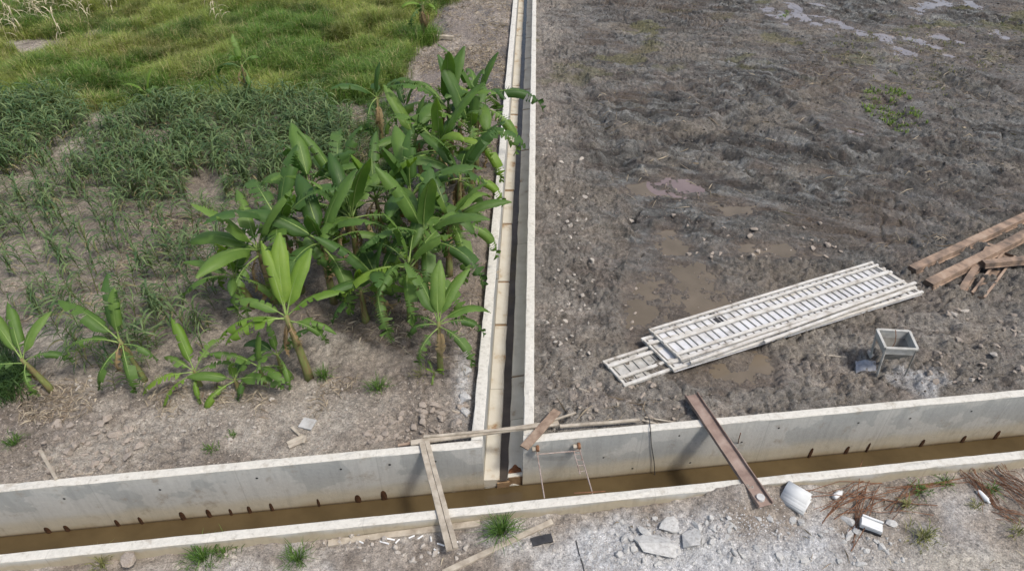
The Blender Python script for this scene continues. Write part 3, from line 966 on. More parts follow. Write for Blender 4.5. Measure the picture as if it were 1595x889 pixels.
def floor_slabs(side):
    """flat floor slabs either side of the wet runnel, joints filled with rusty silt"""
    t0 = 0.02 if side < 0 else 0.05
    wall_s, mid_s = (S_LI + 0.004, SC_ - FW) if side < 0 else (S_RI - 0.004, SC_ + FW)
    while t0 < 62:
        L = random.choice((0.8, 1.3, 1.9, 2.6) if side < 0 else (1.4, 2.2, 3.0)) * random.uniform(.85, 1.15) if t0 < 40 else 5.0
        t1 = t0 + L
        g = random.choice((0.015, 0.02, 0.05, 0.09, 0.14) if side < 0 else (0.012, 0.015, 0.05, 0.10)) if t0 < 40 else 0.05
        n = 4
        V = []
        for i in range(n + 1):
            tt = t0 + (t1 - g - t0) * i / n
            ins = -side * 0 + random.uniform(-.012, .012)
            zt_ = ZF + random.uniform(-.004, .004)
            V += [(*xy(wall_s, tt), zt_ + 0.02), (*xy(mid_s + side * (0.012) + ins, tt), zt_ - 0.008), (*xy(mid_s + ins, tt), zt_ - 0.03), (*xy(mid_s + ins, tt), ZF - 0.2), (*xy(wall_s, tt), ZF - 0.2)]
        F = [(0, 1, 2, 3, 4), tuple(n * 5 + j for j in (4, 3, 2, 1, 0))]
        for i in range(n):
            for j in range(5):
                F.append((i * 5 + j, (i + 1) * 5 + j, (i + 1) * 5 + (j + 1) % 5, i * 5 + (j + 1) % 5))
        if side > 0:
            F = [f[::-1] for f in F]
        mk('floor_slab', V, F, M['lining' if side < 0 else 'lining_shade_offset'], dr)
        t0 = t1
    lo, hi = sorted((wall_s, mid_s + side * 0.02))
    V = [(*xy(q, tt), z) for tt in (0.04, 62) for (q, z) in ((lo, ZF - 0.018), (hi, ZF - 0.018), (hi, -1.45), (lo, -1.45))]
    mk('joint_silt', V, [(0, 1, 2, 3), (7, 6, 5, 4), (0, 4, 5, 1), (1, 5, 6, 2), (2, 6, 7, 3), (3, 7, 4, 0)], M['joint'], dr)


floor_slabs(-1); floor_slabs(1)
V = [(*xy(q, tt), z) for tt in (0.0, 62) for (q, z) in ((SC_ - 0.12, ZF - 0.10), (SC_ + 0.12, ZF - 0.10), (SC_ + 0.12, -1.5), (SC_ - 0.12, -1.5))]
mk('drain_floor', V, [(3, 2, 1, 0), (4, 5, 6, 7), (0, 1, 5, 4), (1, 2, 6, 5), (2, 3, 7, 6), (3, 0, 4, 7)], M['joint'], dr)
# stained concrete lumps under the mouth, down to the water
for sx, cx in ((-1, SC_ - 0.22), (1, SC_ + 0.22)):
    pp = []
    for _ in range(26):
        q = np.random.default_rng(int(900 + sx * 50 + _)).uniform(-1, 1, 3)
        q /= max(abs(q))
        X, Y = xy(cx + q[0] * 0.15, 0.12 + q[1] * 0.09)
        pp.append((X, Y, -1.20 + q[2] * 0.13))
    V, F = hull(pp)
    mk('spout_block', V, F, M['lining' if sx < 0 else 'lining_shade_offset'], dr)
# crescent of rusty silt washed onto the right-hand slabs at the mouth
V = []; F = []
n = 14
for i in range(n + 1):
    an = math.pi * i / n
    for rr in (1.0, 0.55, 0.0):
        q = SC_ + FW + 0.135 - 0.13 * math.cos(an) * (0.6 + 0.4 * rr); tt = 0.12 + (0.17 + 0.03 * math.sin(an * 5)) * math.sin(an) * rr
        V.append((*xy(q, tt), ZF + 0.012 + (0.012 if rr == 0.55 else 0.0) + 0.02 * (q - SC_ - FW) / 0.3))
for i in range(n):
    for j in range(2):
        F.append((i * 3 + j, i * 3 + j + 1, (i + 1) * 3 + j + 1, (i + 1) * 3 + j))
mk('rust_crust', V, F, M['rust_patch'], dr)

# water
V = [(*xy(a, b), ZW) for (a, b) in ((-26, T_NI - 0.02), (26, T_NI - 0.02), (26, 0.02), (-26, 0.02))]
struct(mk('canal_water', V, [(0, 1, 2, 3)], M['canal_water']))
V = []
for tt in np.linspace(0.0, 62, 60):
    for a in (SC_ - 0.10, SC_ + 0.10):
        V.append((*xy(a, tt), ZF - 0.035))
struct(mk('drain_water', V, [(2 * i, 2 * i + 1, 2 * i + 3, 2 * i + 2) for i in range(59)], M['drain_water']))
V = [(*xy(a, b), -1.5) for (a, b) in ((-26, T_NI - 0.02), (26, T_NI - 0.02), (26, 0.02), (-26, 0.02))]
struct(mk('canal_bed_ground', V, [(0, 1, 2, 3)], M['joint']))

# ------------------------------------------------------------------ planks, boards and bars
def plank(name, p0, p1, wd, ht, mat, label, cat='plank', group=None, **kw):
    V, F = beam(p0, p1, wd, ht, **kw)
    o = mk(name, V, F, M[mat], origin=(np.array(p0) + np.array(p1)) / 2)
    tag(o, label, cat, group)
    return o


def on_near(px, py, dz=0.0):
    p = G(px, py); p[2] += dz
    return p


# two planks laid across the canal from wall to bank
a0 = W(657, 690, ZT + 0.012); a1 = W(700, 858, ZT + 0.012)
plank('plank', a0, a1, 0.10, 0.045, 'wood', 'darker of two weathered planks laid side by side over the canal', nseg=8, jit=0.004)
b0 = W(665, 688, ZT + 0.012); b1 = W(710, 855, ZT + 0.012)
plank('plank', b0, b1, 0.085, 0.045, 'wood', 'paler of two weathered planks laid side by side over the canal', nseg=8, jit=0.004)
# plank lying along the coping on the bank
plank('plank', on_near(512, 847), on_near(748, 816, 0.01), 0.11, 0.05, 'wood', 'long weathered plank lying on the bank under the crossing planks', nseg=8)
plank('plank', on_near(690, 893), on_near(860, 813, 0.0), 0.095, 0.05, 'wood', 'weathered plank lying slantwise beside the green grass tuft and the black board', nseg=7)
# long boards over the drain mouth
plank('plank', W(640, 690, ZT + 0.005), W(870, 659, ZT + 0.005), 0.105, 0.035, 'wood', 'long pale plank laid across the mouth of the drain', nseg=8, sag=0.0)
plank('plank', W(660, 681, ZT + 0.045), W(868, 662, ZT + 0.042), 0.05, 0.035, 'wood', 'thin pale batten lying on the plank across the drain mouth', nseg=8)
plank('plank', W(816, 698, ZT + 0.045), W(868, 640, ZT + 0.07), 0.17, 0.03, 'wood_brown', 'short brown board lying askew on the drain wall corner', nseg=4)
plank('batten', W(836, 664, ZT + 0.03), W(897, 643, ZT + 0.08), 0.035, 0.03, 'wood', 'thin stick poking out beside the short brown board', 'stick', nseg=4)
c0 = W(872, 665, 0.09); c1 = W(996, 655, 0.09)
plank('batten', c0, c1, 0.06, 0.045, 'wood', 'grey timber batten lying behind the canal wall beside the drain', 'batten', nseg=5)
plank('batten', W(620, 694, 0.06), W(672, 686, 0.075), 0.05, 0.03, 'wood_brown', 'brown batten end on the soil behind the crossing planks', 'batten', nseg=3)
for k, (q0, q1, lab) in enumerate((((962, 628), (964, 662), 'thin upright twig lying behind the timber batten'), ((1000, 655), (1040, 664), 'thin bent lath lying on the soil past the timber batten'),
                                  ((1004, 650), (1062, 660), 'longer thin lath lying on the soil past the timber batten'), ((902, 606), (918, 611), 'short splinter of wood in the mud beside the formwork'))):
    p, q = G(*q0), G(*q1)
    plank('stick', p, q, 0.03, 0.025, 'wood', lab, 'stick', nseg=3)
p = G(65, 704); q = W(88, 746, ZT + 0.02)
plank('stick', p + np.array([0, 0, 0.05]), q, 0.06, 0.03, 'wood', 'pale stick leaning on the far canal wall in the soil', 'stick', nseg=4)
plank('stick', G(112, 740) + [0, 0, .0], G(146, 737), 0.03, 0.025, 'wood', 'thin stick lying on the soil along the canal wall', 'stick', nseg=3)
plank('stick', G(704, 640), G(733, 648), 0.03, 0.025, 'wood', 'thin stick beside the pale rubble along the drain', 'stick', nseg=3)
plank('stick', G(1268, 552), G(1318, 557), 0.035, 0.03, 'wood', 'pale lath in the mud beside the steel hopper', 'stick', nseg=4)
plank('log', G(667, 60) + [0, 0, 0.04], G(706, 63) + [0, 0, 0.04], 0.16, 0.14, 'wood', 'pale felled stem lying beside the lone banana plant', 'log', nseg=5, jit=0.015)

# grey tile and wood scraps on the garden side
p = G(480, 660)
V, F = beam(p + [-0.13, 0.02, 0.01], p + [0.13, -0.05, 0.02], 0.24, 0.03, nseg=2)
tag(mk('paving_tile', V, F, M['rubble']), 'square pale tile lying on bare soil above the canal wall', 'tile')
for k, (q0, q1, wd, lab) in enumerate((((448, 692), (474, 680), 0.10, 'broad grey board scrap in the heap near the square tile'), ((450, 698), (478, 686), 0.07, 'narrow grey board scrap in the heap near the square tile'),
                                      ((455, 668), (468, 680), 0.05, 'short grey board scrap leaning over the heap near the square tile'), ((473, 693), (477, 683), 0.05, 'small end piece of board in the heap near the square tile'))):
    plank('board_scrap', G(*q0) + [0, 0, 0.01 + 0.015 * k], G(*q1) + [0, 0, 0.015 + 0.015 * k], wd, 0.02, 'wood', lab, 'board', nseg=2)
# cut white sticks strewn by the coping
wsl = [((592, 843), (606, 847)), ((600, 838), (615, 841)), ((616, 846), (622, 840)), ((636, 828), (639, 823)), ((637, 838), (646, 834)), ((650, 840), (659, 834)), ((671, 836), (672, 843)),
       ((681, 846), (692, 850)), ((676, 855), (684, 861)), ((704, 845), (716, 844)), ((574, 836), (583, 833)), ((700, 818), (721, 813)), ((560, 843), (566, 846)), ((545, 838), (552, 836))]
for q0, q1 in wsl:
    p, q = G(*q0), G(*q1)
    V, F = tube([p + [0, 0, 0.012], (p + q) / 2 + [0, 0, 0.014], q + [0, 0, 0.012]], 0.014, 6)
    tag(mk('cut_stick', V, F, M['white_stick']), 'short white cut stick strewn by the coping near the crossing planks', 'stick', 'white cut sticks on the bank')

# black board
p = G(844, 841)
V, F = beam(p + [-0.17, -0.05, 0.0], p + [0.17, 0.03, 0.01], 0.15, 0.03, nseg=3, jit=0.008)
tag(mk('black_board', V, F, M['black_slab']), 'small black board lying on the pale bank', 'board')
V, F = tube([G(897, 842) + [0, 0, .01], G(902, 862) + [0, 0, .012], G(908, 880) + [0, 0, .012], G(912, 900) + [0, 0, .01]], 0.010, 5)
tag(mk('thin_rod', V, F, M['wire']), 'thin dark rod lying on the pale bank past the black board', 'rod')

# steel trough bridging the canal
def u_channel(name, p0, p1, wd, ht, th, mat, flip=False, up=(0, 0, 1), lip=0.0, parent=None, nseg=4, bent=0.0):
    p0 = np.array(p0, float); p1 = np.array(p1, float)
    d = (p1 - p0) / np.linalg.norm(p1 - p0)
    side = np.cross(d, np.array(up, float)); side /= np.linalg.norm(side); u = np.cross(side, d)
    h = wd / 2
    prof = [(-h, ht), (-h, 0), (h, 0), (h, ht), (h - th, ht), (h - th, th), (-h + th, th), (-h + th, ht)]
    if lip:
        prof = [(-h - lip, ht), (-h - lip, ht - th), (-h, ht - th), (-h + th * .6, 0), (h - th * .6, 0), (h, ht - th), (h + lip, ht - th), (h + lip, ht),
                (h - th, ht), (h - th * 1.6, th), (-h + th * 1.6, th), (-h + th, ht)]
    if flip:
        prof = [(a, ht - z) for a, z in prof][::-1]
    k = len(prof); V = []; F = []
    for i in range(nseg + 1):
        b = p0 + (p1 - p0) * i / nseg + np.array([0, 0, random.uniform(-.004, .004)])
        for (a, z) in prof:
            V.append(b + side * (a + random.uniform(-.003, .003)) + u * (z + random.uniform(-.003, .003)))
    for i in range(nseg):
        for j in range(k):
            F.append((i * k + j, (i + 1) * k + j, (i + 1) * k + (j + 1) % k, i * k + (j + 1) % k))
    # end caps as strips
    for base, rev in ((0, False), (nseg * k, True)):
        for j in range(k // 2 - 1):
            q = (base + j, base + j + 1, base + k - 2 - j, base + k - 1 - j)
            F.append(q[::-1] if rev else q)
    V = np.array(V)
    return mk(name, V, F, M[mat], parent, origin=(p0 + p1) / 2)


pA = W(1076, 616, 0.115); pB = W(1192, 788, 0.095)
tag(u_channel('steel_channel', pA, pB, 0.27, 0.075, 0.014, 'rust_dark', nseg=10), 'brown rusty steel channel laid as a footbridge over the canal', 'steel channel')
# pale disc at its foot
p = W(1184, 776, 0.11)
V, F = tube([p, p + [0, 0, 0.05]], [0.075, 0.07], 12)
tag(mk('concrete_disc', V, F, M['rubble']), 'pale round concrete plug lying in the foot of the channel bridge', 'disc')

# rusty channels by the formwork
def ch(q0, q1, z0, z1, wd, ht, flip, label, mat='rust'):
    p0 = W(*q0, z0); p1 = W(*q1, z1)
    p0[2] = z0; p1[2] = z1
    tag(u_channel('steel_channel', p0, p1, wd, ht, 0.016, mat, flip, lip=0.035, nseg=10), label, 'steel channel', None)


ch((1418, 424), (1720, 283), -0.02, 0.02, 0.22, 0.15, True, 'rusty sheet pile channel farthest behind the others, parallel to the second')
ch((1444, 447), (1720, 305), 0.0, 0.06, 0.24, 0.15, True, 'rusty sheet pile channel with mud patches resting on the short ends')
ch((1494, 457), (1540, 386), -0.05, -0.03, 0.16, 0.13, True, 'short rusty channel end sticking out under the others, next to the open one')
ch((1521, 464), (1570, 400), -0.06, -0.04, 0.24, 0.10, False, 'short rusty channel lying open side up with soil in it')
ch((1529, 414), (1720, 397), 0.10, 0.16, 0.18, 0.13, True, 'rusty channel lying across on top of the short ends')

# ------------------------------------------------------------------ formwork panels
def panel(c00, c01, c10, z, nrib, strs, label, sheet, hole=None, ribw=0.014):
    """c00 near-left... c00-c01 short edge, c00-c10 long edge; z underside"""
    c00, c01, c10 = (np.array([*p[:2], z]) for p in (c00, c01, c10))
    t = empty('formwork_panel', (c00 + c01 + c10 + (c01 + c10 - c00)) / 4)
    tag(t, label, 'formwork panel', 'stacked formwork panels')
    L = c10 - c00; Wd = c01 - c00
    ul = L / np.linalg.norm(L); uw = Wd / np.linalg.norm(Wd)
    P = lambda a, b, h: c00 + L * a + Wd * b + np.array([0, 0, h])
    # face sheet
    nx = 12
    V = [P(i / nx, j, k) + np.array([0, 0, random.uniform(-.003, .003)]) for i in range(nx + 1) for j in (0, 1) for k in (0.0, 0.012)]
    F = []
    for i in range(nx):
        b = i * 4; n = b + 4
        F += [(b + 1, n + 1, n + 3, b + 3), (b, b + 2, n + 2, n), (b, n, n + 1, b + 1), (b + 2, b + 3, n + 3, n + 2)]
    F += [(0, 1, 3, 2), (nx * 4, nx * 4 + 2, nx * 4 + 3, nx * 4 + 1)]
    mk('face_sheet', V, F, M[sheet], t)
    for i in range(nrib):
        a = (i + 0.5) / nrib + random.uniform(-.004, .004)
        V, F = beam(P(a, 0.01, 0.011), P(a + random.uniform(-.0025, .0025), 0.99, 0.011), ribw, 0.034, nseg=2, jit=0.002)
        mk('rib', V, F, M['form_rib'], t)
    for (b, wd, z0, ht) in strs:
        V, F = beam(P(-0.004, b, z0), P(1.004, b + random.uniform(-.006, .006), z0), wd, ht, nseg=12, jit=0.004)
        mk('stringer', V, F, M['form_frame'], t)
    for a in (0.003, 0.997):
        V, F = beam(P(a, 0, 0.0121), P(a, 1, 0.0121), 0.05, 0.05, nseg=3, jit=0.002)
        mk('end_rail', V, F, M['form_frame'], t)
    if hole:
        for (a0, a1, b0, b1) in hole:
            V = [P(a0, b0, 0.018), P(a1, b0, 0.018), P(a1, b1, 0.018), P(a0, b1, 0.018)]
            V += [v + np.array([0, 0, 0.012]) for v in V]
            mk('gap_dark_sheet', V, [(4, 5, 6, 7), (0, 1, 5, 4), (1, 2, 6, 5), (2, 3, 7, 6), (3, 0, 4, 7)], M['black_slab'], t)  # black sheet standing in for the dark of an open bay
    return t


def par(l0, l1, r1, z):
    return W(*l0, z), W(*l1, z), W(*r1, z)


z3, z2, z1 = 0.02, 0.095, 0.17
STR3 = [(0.03, 0.07, 0.045, 0.04), (0.22, 0.08, 0.057, 0.045), (0.62, 0.08, 0.057, 0.045), (0.97, 0.07, 0.045, 0.04)]
# order: far edge first (b=0 far, b=1 near)
l0, l1, r0 = W(940, 566, z3), W(974, 604, z3), W(1330, 438, z3)
panel(l1, l0, l1 + (r0 - l0), z3, 30, [(0.03, 0.07, 0.045, 0.04), (0.30, 0.07, 0.057, 0.04), (0.78, 0.08, 0.057, 0.04), (0.98, 0.06, 0.045, 0.04)], 'stained formwork panel at the bottom of the stack, its end sticking out', 'form_sheet_old')
l0, l1, r1 = W(999, 530, z2), W(1050, 580, z2), W(1436, 459, z2)
panel(l1, l0, r1, z2, 33, [(0.03, 0.07, 0.045, 0.04), (0.20, 0.08, 0.057, 0.04), (0.80, 0.07, 0.057, 0.04), (0.97, 0.07, 0.045, 0.04)], 'formwork panel in the middle of the stack, between the stained one and the white one', 'form_sheet')
l0, l1, r0 = W(1011, 516, z1), W(1062, 564, z1), W(1355, 411, z1)
panel(l1, l0, l1 + (r0 - l0), z1, 34, [(0.03, 0.075, 0.045, 0.04), (0.17, 0.07, 0.057, 0.04), (0.55, 0.09, 0.057, 0.045), (0.84, 0.06, 0.057, 0.04), (0.975, 0.06, 0.045, 0.04)],
      'white formwork panel with many thin ribs on top of the stack', 'form_sheet', [(0.235, 0.262, 0.62, 0.80), (0.24, 0.262, 0.87, 0.95)])
# loose battens along the stack's near edge
for (q0, q1, z, lab) in (((1075, 566), (1425, 441), 0.245, 'loose timber batten lying along the near edge of the white formwork panel'), ((1190, 533), (1415, 452), 0.235, 'second loose batten squeezed between the upper formwork panels')):
    plank('batten', W(*q0, z), W(*q1, z), 0.07, 0.045, 'form_frame', lab, 'batten', nseg=8, jit=0.006)

# ------------------------------------------------------------------ hopper
rimz = 0.74
R = [W(1366, 514, rimz), W(1416, 517, rimz), W(1429, 545, rimz), W(1379, 543, rimz)]     # back-left, back-right, front-right, front-left
cx = sum(R) / 4
gzh = gz(cx[0], cx[1]) - 0.02
hp_ = empty('steel_hopper', (cx[0], cx[1], gzh))
tag(hp_, 'square cement-crusted steel hopper on a leg frame standing in the mud', 'hopper')
inner_top = [cx + (r - cx) * 0.90 for r in R]
low = [cx + (r - cx) * 0.86 + np.array([0, 0, -0.17]) for r in R]
outl = [cx + (r - cx) * 0.30 + np.array([-0.02, 0.0, -0.46]) for r in R]
for i in range(4):
    j = (i + 1) % 4
    # rim bar
    V, F = beam(R[i], R[j], 0.055, 0.035, nseg=2, jit=0.003); mk('rim', V, F, M['hopper'], hp_)
    # upper side plate (double walled)
    a, b = cx + (R[i] - cx) * 0.97, cx + (R[j] - cx) * 0.97
    c, d = cx + (R[j] - cx) * 0.95 + np.array([0, 0, -0.16]), cx + (R[i] - cx) * 0.95 + np.array([0, 0, -0.16])
    ins = lambda p: cx * np.array([1, 1, 0]) + (p - cx * np.array([1, 1, 0])) * np.array([0.95, 0.95, 1])
    V = [a, b, c, d, ins(a), ins(b), ins(c), ins(d)]
    mk('side_plate', V, [(0, 3, 2, 1), (4, 5, 6, 7), (0, 1, 5, 4), (2, 3, 7, 6), (1, 2, 6, 5), (3, 0, 4, 7)], M['hopper'], hp_)
    # funnel plate
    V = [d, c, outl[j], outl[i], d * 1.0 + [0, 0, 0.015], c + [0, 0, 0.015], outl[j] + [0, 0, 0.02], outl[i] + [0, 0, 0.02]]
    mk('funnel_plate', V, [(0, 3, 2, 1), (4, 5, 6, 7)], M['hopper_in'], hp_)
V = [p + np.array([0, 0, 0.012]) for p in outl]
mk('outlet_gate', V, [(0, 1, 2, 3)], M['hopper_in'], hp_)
feet = [G(1358, 557), G(1401, 560), G(1409, 585), G(1367, 584)]
for f_ in feet:
    f_[2] = gzh
for i in range(4):
    V, F = tube([feet[i], feet[i] * .5 + R[i] * .5, cx + (R[i] - cx) * 0.96 + [0, 0, -0.02]], 0.024 if i != 2 else 0.014, 6)
    mk('leg', V, F, M['hopper' if i != 2 else 'hopper_in'], hp_)
for i, j in ((2, 3), (3, 0)):
    V, F = beam(feet[i], feet[j], 0.05, 0.04, nseg=2); mk('base_bar', V, F, M['hopper'], hp_)
# hanging wire over the rim
V, F = tube([cx + [0.02, 0.20, 0.10], cx + [0.03, 0.12, 0.0], cx + [0.02, 0.05, -0.12], cx + [-0.05, -0.02, -0.22], cx + [0.06, -0.06, -0.25]], 0.008, 5)
mk('chain', V, F, M['rebar'], hp_)
# torn cement bag next to it
p = G(1348, 572)
gv = []; gf = []
for i in range(6):
    for j in range(6):
        f, g = i / 5 - 0.5, j / 5 - 0.5
        gv.append((p[0] + f * 0.42 + g * 0.1, p[1] + g * 0.3, p[2] + 0.03 + 0.05 * float(vn(np.array([i * 0.8]), np.array([j * 0.9]), 77)[0]) + 0.04 * (1 - 4 * f * f)))
for i in range(5):
    for j in range(5):
        gf.append((i * 6 + j, (i + 1) * 6 + j, (i + 1) * 6 + j + 1, i * 6 + j + 1))
bo = mk('cement_bag', gv, gf, M['bag'], origin=p)
sm = bo.modifiers.new('thickness', 'SOLIDIFY'); sm.thickness = 0.03
tag(bo, 'crumpled grey cement bag lying beside the steel hopper', 'bag')

# ------------------------------------------------------------------ rebar frame across the canal
fr = empty('rebar_trestle', W(880, 690, ZT))
tag(fr, 'pale rusty bar frame leaning between the canal walls beside the drain mouth', 'bar frame')


def on_far_face(px, py, off=0.02):
    u = (px - PCX) / FPX; v = -(py - PCY) / FPX
    d = np.array([u, math.cos(PITCH) + v * math.sin(PITCH), -math.sin(PITCH) + v * math.cos(PITCH)])
    nrm = np.array([-m_dir[1], m_dir[0]])
    k = (A @ nrm) / (d[:2] @ nrm)
    return d * k + np.array([0, 0, CAM_H]) + np.array([m_dir[1], -m_dir[0], 0]) * off


jA, jB = on_far_face(836, 702, 0.03), on_far_face(901, 694, 0.03)
lA, lB = W(848, 775, ZT + 0.0), W(923, 768, ZT + 0.0)


def bar(parent, a, b, r, mat, name='bar', mid=None):
    P_ = [np.array(a)] + ([np.array(mid)] if mid is not None else [(np.array(a) + np.array(b)) / 2]) + [np.array(b)]
    V, F = tube(P_, r, 6); return mk(name, V, F, M[mat], parent)


bar(fr, jA, lA, 0.012, 'rebar_pale'); bar(fr, jB, lB, 0.012, 'rebar_pale')
bar(fr, jA + (lA - jA) * .05 + [-.03, 0, .0], jB + (lB - jB) * .08 + [.03, 0, 0], 0.012, 'rebar_pale')
iA = jA + (jB - jA) * .86 + (lA - jA) * .07; iB = iA + (lB - jB) * .5 + [0.0, 0, -0.02]
bar(fr, iA, iB, 0.011, 'rebar_pale')
for k in range(4):
    f = (k + 0.6) / 4
    bar(fr, iA + (iB - iA) * f, jB + (lB - jB) * (0.1 + 0.48 * f), 0.008, 'rebar_pale')
bar(fr, lA + (lB - lA) * .62 + [0, .03, .015], lB + [.22, .03, .02], 0.010, 'rebar')
for q in ((834, 694), (898, 690)):
    c = on_far_face(*q, 0.07)
    V, F = beam(c + [-.07, 0, -.03], c + [.07, 0.0, -.03], .08, .045, nseg=2); mk('wood_block', V, F, M['wood'], fr)
    V, F = tube([c + [0.03, -.06, .02], c + [0.03, .05, .02]], 0.032, 8); mk('coupler', V, F, M['rebar'], fr)
p0 = W(1012, 656, ZT + .01); path = [p0 + [0, .1, 0], p0, on_far_face(1013, 668, .015), on_far_face(1014, 690, .02), on_far_face(1018, 715, .03), on_far_face(1019, 735, .05), on_far_face(1011, 757, .12)]
V, F = tube(path, 0.009, 5)
tag(mk('hanging_cable', V, F, M['wire']), 'thin dark cable hanging down the canal wall into the water', 'cable')
V, F = tube([on_far_face(1150, 690, .0), on_far_face(1149, 680, .06), on_far_face(1151, 668, .09)], 0.009, 5)
tag(mk('wall_stub', V, F, M['rebar']), 'rusty bar stub sticking out of the canal wall past the channel bridge', 'bar')

# ------------------------------------------------------------------ white half-round tiles
base = G(1238, 780)
ax = np.array([0.34, -0.30, 0.0]); ax /= np.linalg.norm(ax)
sd = np.array([ax[1], -ax[0], 0]) * -1
for k in range(3):
    V = []; F = []
    Lh = 0.22 - 0.008 * k; r0 = 0.155 + 0.0 * k; n = 12
    c = base + np.array([0, 0, 0.0 + 0.042 * k - 0.01]) + sd * (0.035 * k) + ax * (-0.01 * k)
    for e in (-1, 1):
        for rr in (r0, r0 - 0.022):
            for i in range(n + 1):
                a = math.pi * (i / n)
                fl = 0.03 if i in (0, n) else 0
                V.append(c + ax * e * Lh + sd * (math.cos(a) * (rr + fl)) + np.array([0, 0, math.sin(a) * rr * 0.9 + 0.01]))
    m1 = n + 1
    for i in range(n):
        F += [(i, i + 1, 2 * m1 + i + 1, 2 * m1 + i), (m1 + i, 3 * m1 + i, 3 * m1 + i + 1, m1 + i + 1), (i, m1 + i, m1 + i + 1, i + 1), (2 * m1 + i, 2 * m1 + i + 1, 3 * m1 + i + 1, 3 * m1 + i)]
    F += [(0, 2 * m1, 3 * m1, m1), (n, m1 + n, 3 * m1 + n, 2 * m1 + n)]
    tag(mk('ridge_tile', V, F, M['white_plastic'], smooth=True), ('bottom', 'middle', 'topmost')[k] + ' white half-round tile in the small stack on the bank', 'tile', 'stack of white half-round tiles')
# white trough-like block
p = G(1354, 822)
bx = empty('foam_block', p)
tag(bx, 'white open foam block with dark underside lying on the rubble edge', 'block')
d1 = np.array([0.30, -0.13, 0.0]); d2 = np.array([0.10, 0.17, 0.0])
V, F = beam(p - d1 / 2 + [0, 0, 0.05], p + d1 / 2 + [0, 0, 0.02], 0.17, 0.09, nseg=2); mk('block_body', V, F, M['white_plastic'], bx)
for sgn in (-1, 1):
    q = p + np.array([0.045, 0.082, 0.0]) * sgn
    V, F = beam(q - d1 / 2 + [0, 0, 0.14], q + d1 / 2 + [0, 0, 0.11], 0.03, 0.035, nseg=2); mk('raised_edge', V, F, M['white_plastic'], bx)
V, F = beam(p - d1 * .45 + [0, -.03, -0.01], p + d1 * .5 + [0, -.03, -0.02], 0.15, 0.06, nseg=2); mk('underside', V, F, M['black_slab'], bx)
for (qx, qy, a, b, lab) in ((1531, 776, 0.09, 0.045, 'small white plastic bottle lying among the rusty bars'), (1304, 772, 0.08, 0.05, 'small pale plastic scrap lying by the rusty wire heap')):
    p = G(qx, qy)
    ax2 = np.array([0.25, -0.9, 0]) / math.hypot(.25, .9) if qx > 1400 else np.array([0.8, 0.5, 0]) / math.hypot(.8, .5)
    V, F = tube([p - ax2 * a * 1.5 + [0, 0, b], p - ax2 * a * 1.2 + [0, 0, b], p + ax2 * a * .7 + [0, 0, b], p + ax2 * a + [0, 0, b], p + ax2 * a * 1.4 + [0, 0, b]], [b * .8, b, b, b * .45, b * .4], 10)
    tag(mk('plastic_bottle', V, F, M['white_plastic'], smooth=True), lab, 'bottle')

# rusty rebar heaps on the bank
def rebar_heap(name, qs, n, spread, lab, curl=0.2, lift=0.10, seed=1):
    r = random.Random(seed)
    p0, p1 = G(*qs[0]), G(*qs[1])
    c = (p0 + p1) / 2
    t = empty(name, c); tag(t, lab, 'rebar')
    d = p1 - p0; L = np.linalg.norm(d); d /= L; sd_ = np.array([-d[1], d[0], 0])
    for i in range(n):
        f0 = r.uniform(-.1, .35); f1 = r.uniform(.6, 1.1)
        off = r.gauss(0, spread); tw = r.gauss(0, curl)
        P_ = []
        for k in range(7):
            f = f0 + (f1 - f0) * k / 6
            q = p0 + d * L * f + sd_ * (off + tw * (f - .5) * L + 0.5 * curl * math.sin(f * 3 + i) * L * .3)
            q[2] = gz(q[0], q[1]) + 0.012 + lift * math.sin(math.pi * k / 6) * r.uniform(0.1, 1.0)
            P_.append(q)
        V, F = tube(P_, r.uniform(0.004, 0.008), 4)
        mk('bar', V, F, M['rebar'], t)


rebar_heap('rebar_heap', ((1290, 815), (1375, 752)), 26, 0.17, 'tangled heap of rusty tie bars between the white tiles and the foam block', 0.45, 0.12, 3)
rebar_heap('rebar_heap', ((1505, 735), (1550, 795)), 22, 0.08, 'rusty bar bundle lying below the coping beside the small white bottle', 0.25, 0.10, 4)
rebar_heap('rebar_heap', ((1530, 725), (1640, 800)), 28, 0.13, 'long rusty rebar bundle running along the coping past the white bottle', 0.16, 0.12, 5)
rebar_heap('rebar_heap', ((1395, 770), (1500, 742)), 10, 0.05, 'few thin rusty bars lying under the coping beside the weeds', 0.15, 0.05, 6)
rebar_heap('rebar_heap', ((1380, 795), (1440, 765)), 7, 0.06, 'few rusty bars lying on bare soil beside the yellow-green weeds', 0.3, 0.05, 8)
rebar_heap('rebar_heap', ((1545, 790), (1600, 815)), 12, 0.07, 'rusty bars lying below the long rebar bundle on the bank', 0.25, 0.05, 9)

# ------------------------------------------------------------------ rubble and stones
def rock_mesh(seed, flat=0.6, n=16):
    r = np.random.default_rng(seed)
    a = r.normal(size=(n, 3)); a /= np.linalg.norm(a, axis=1)[:, None]
    a *= r.uniform(0.8, 1.1, (n, 1)); a[:, 2] *= flat; a[:, 1] *= r.uniform(0.6, 1.0)
    return hull([tuple(v) for v in a])


ROCKS = []
for k in range(8):
    V, F = rock_mesh(40 + k, 0.45 + 0.06 * k)
    me_ = {}
    for nm in ('stone', 'rubble', 'clod'):
        q = bpy.data.meshes.new(nm); q.from_pydata(V.tolist(), [], F); q.materials.append(M[nm]); me_[nm] = q
    ROCKS.append(me_)


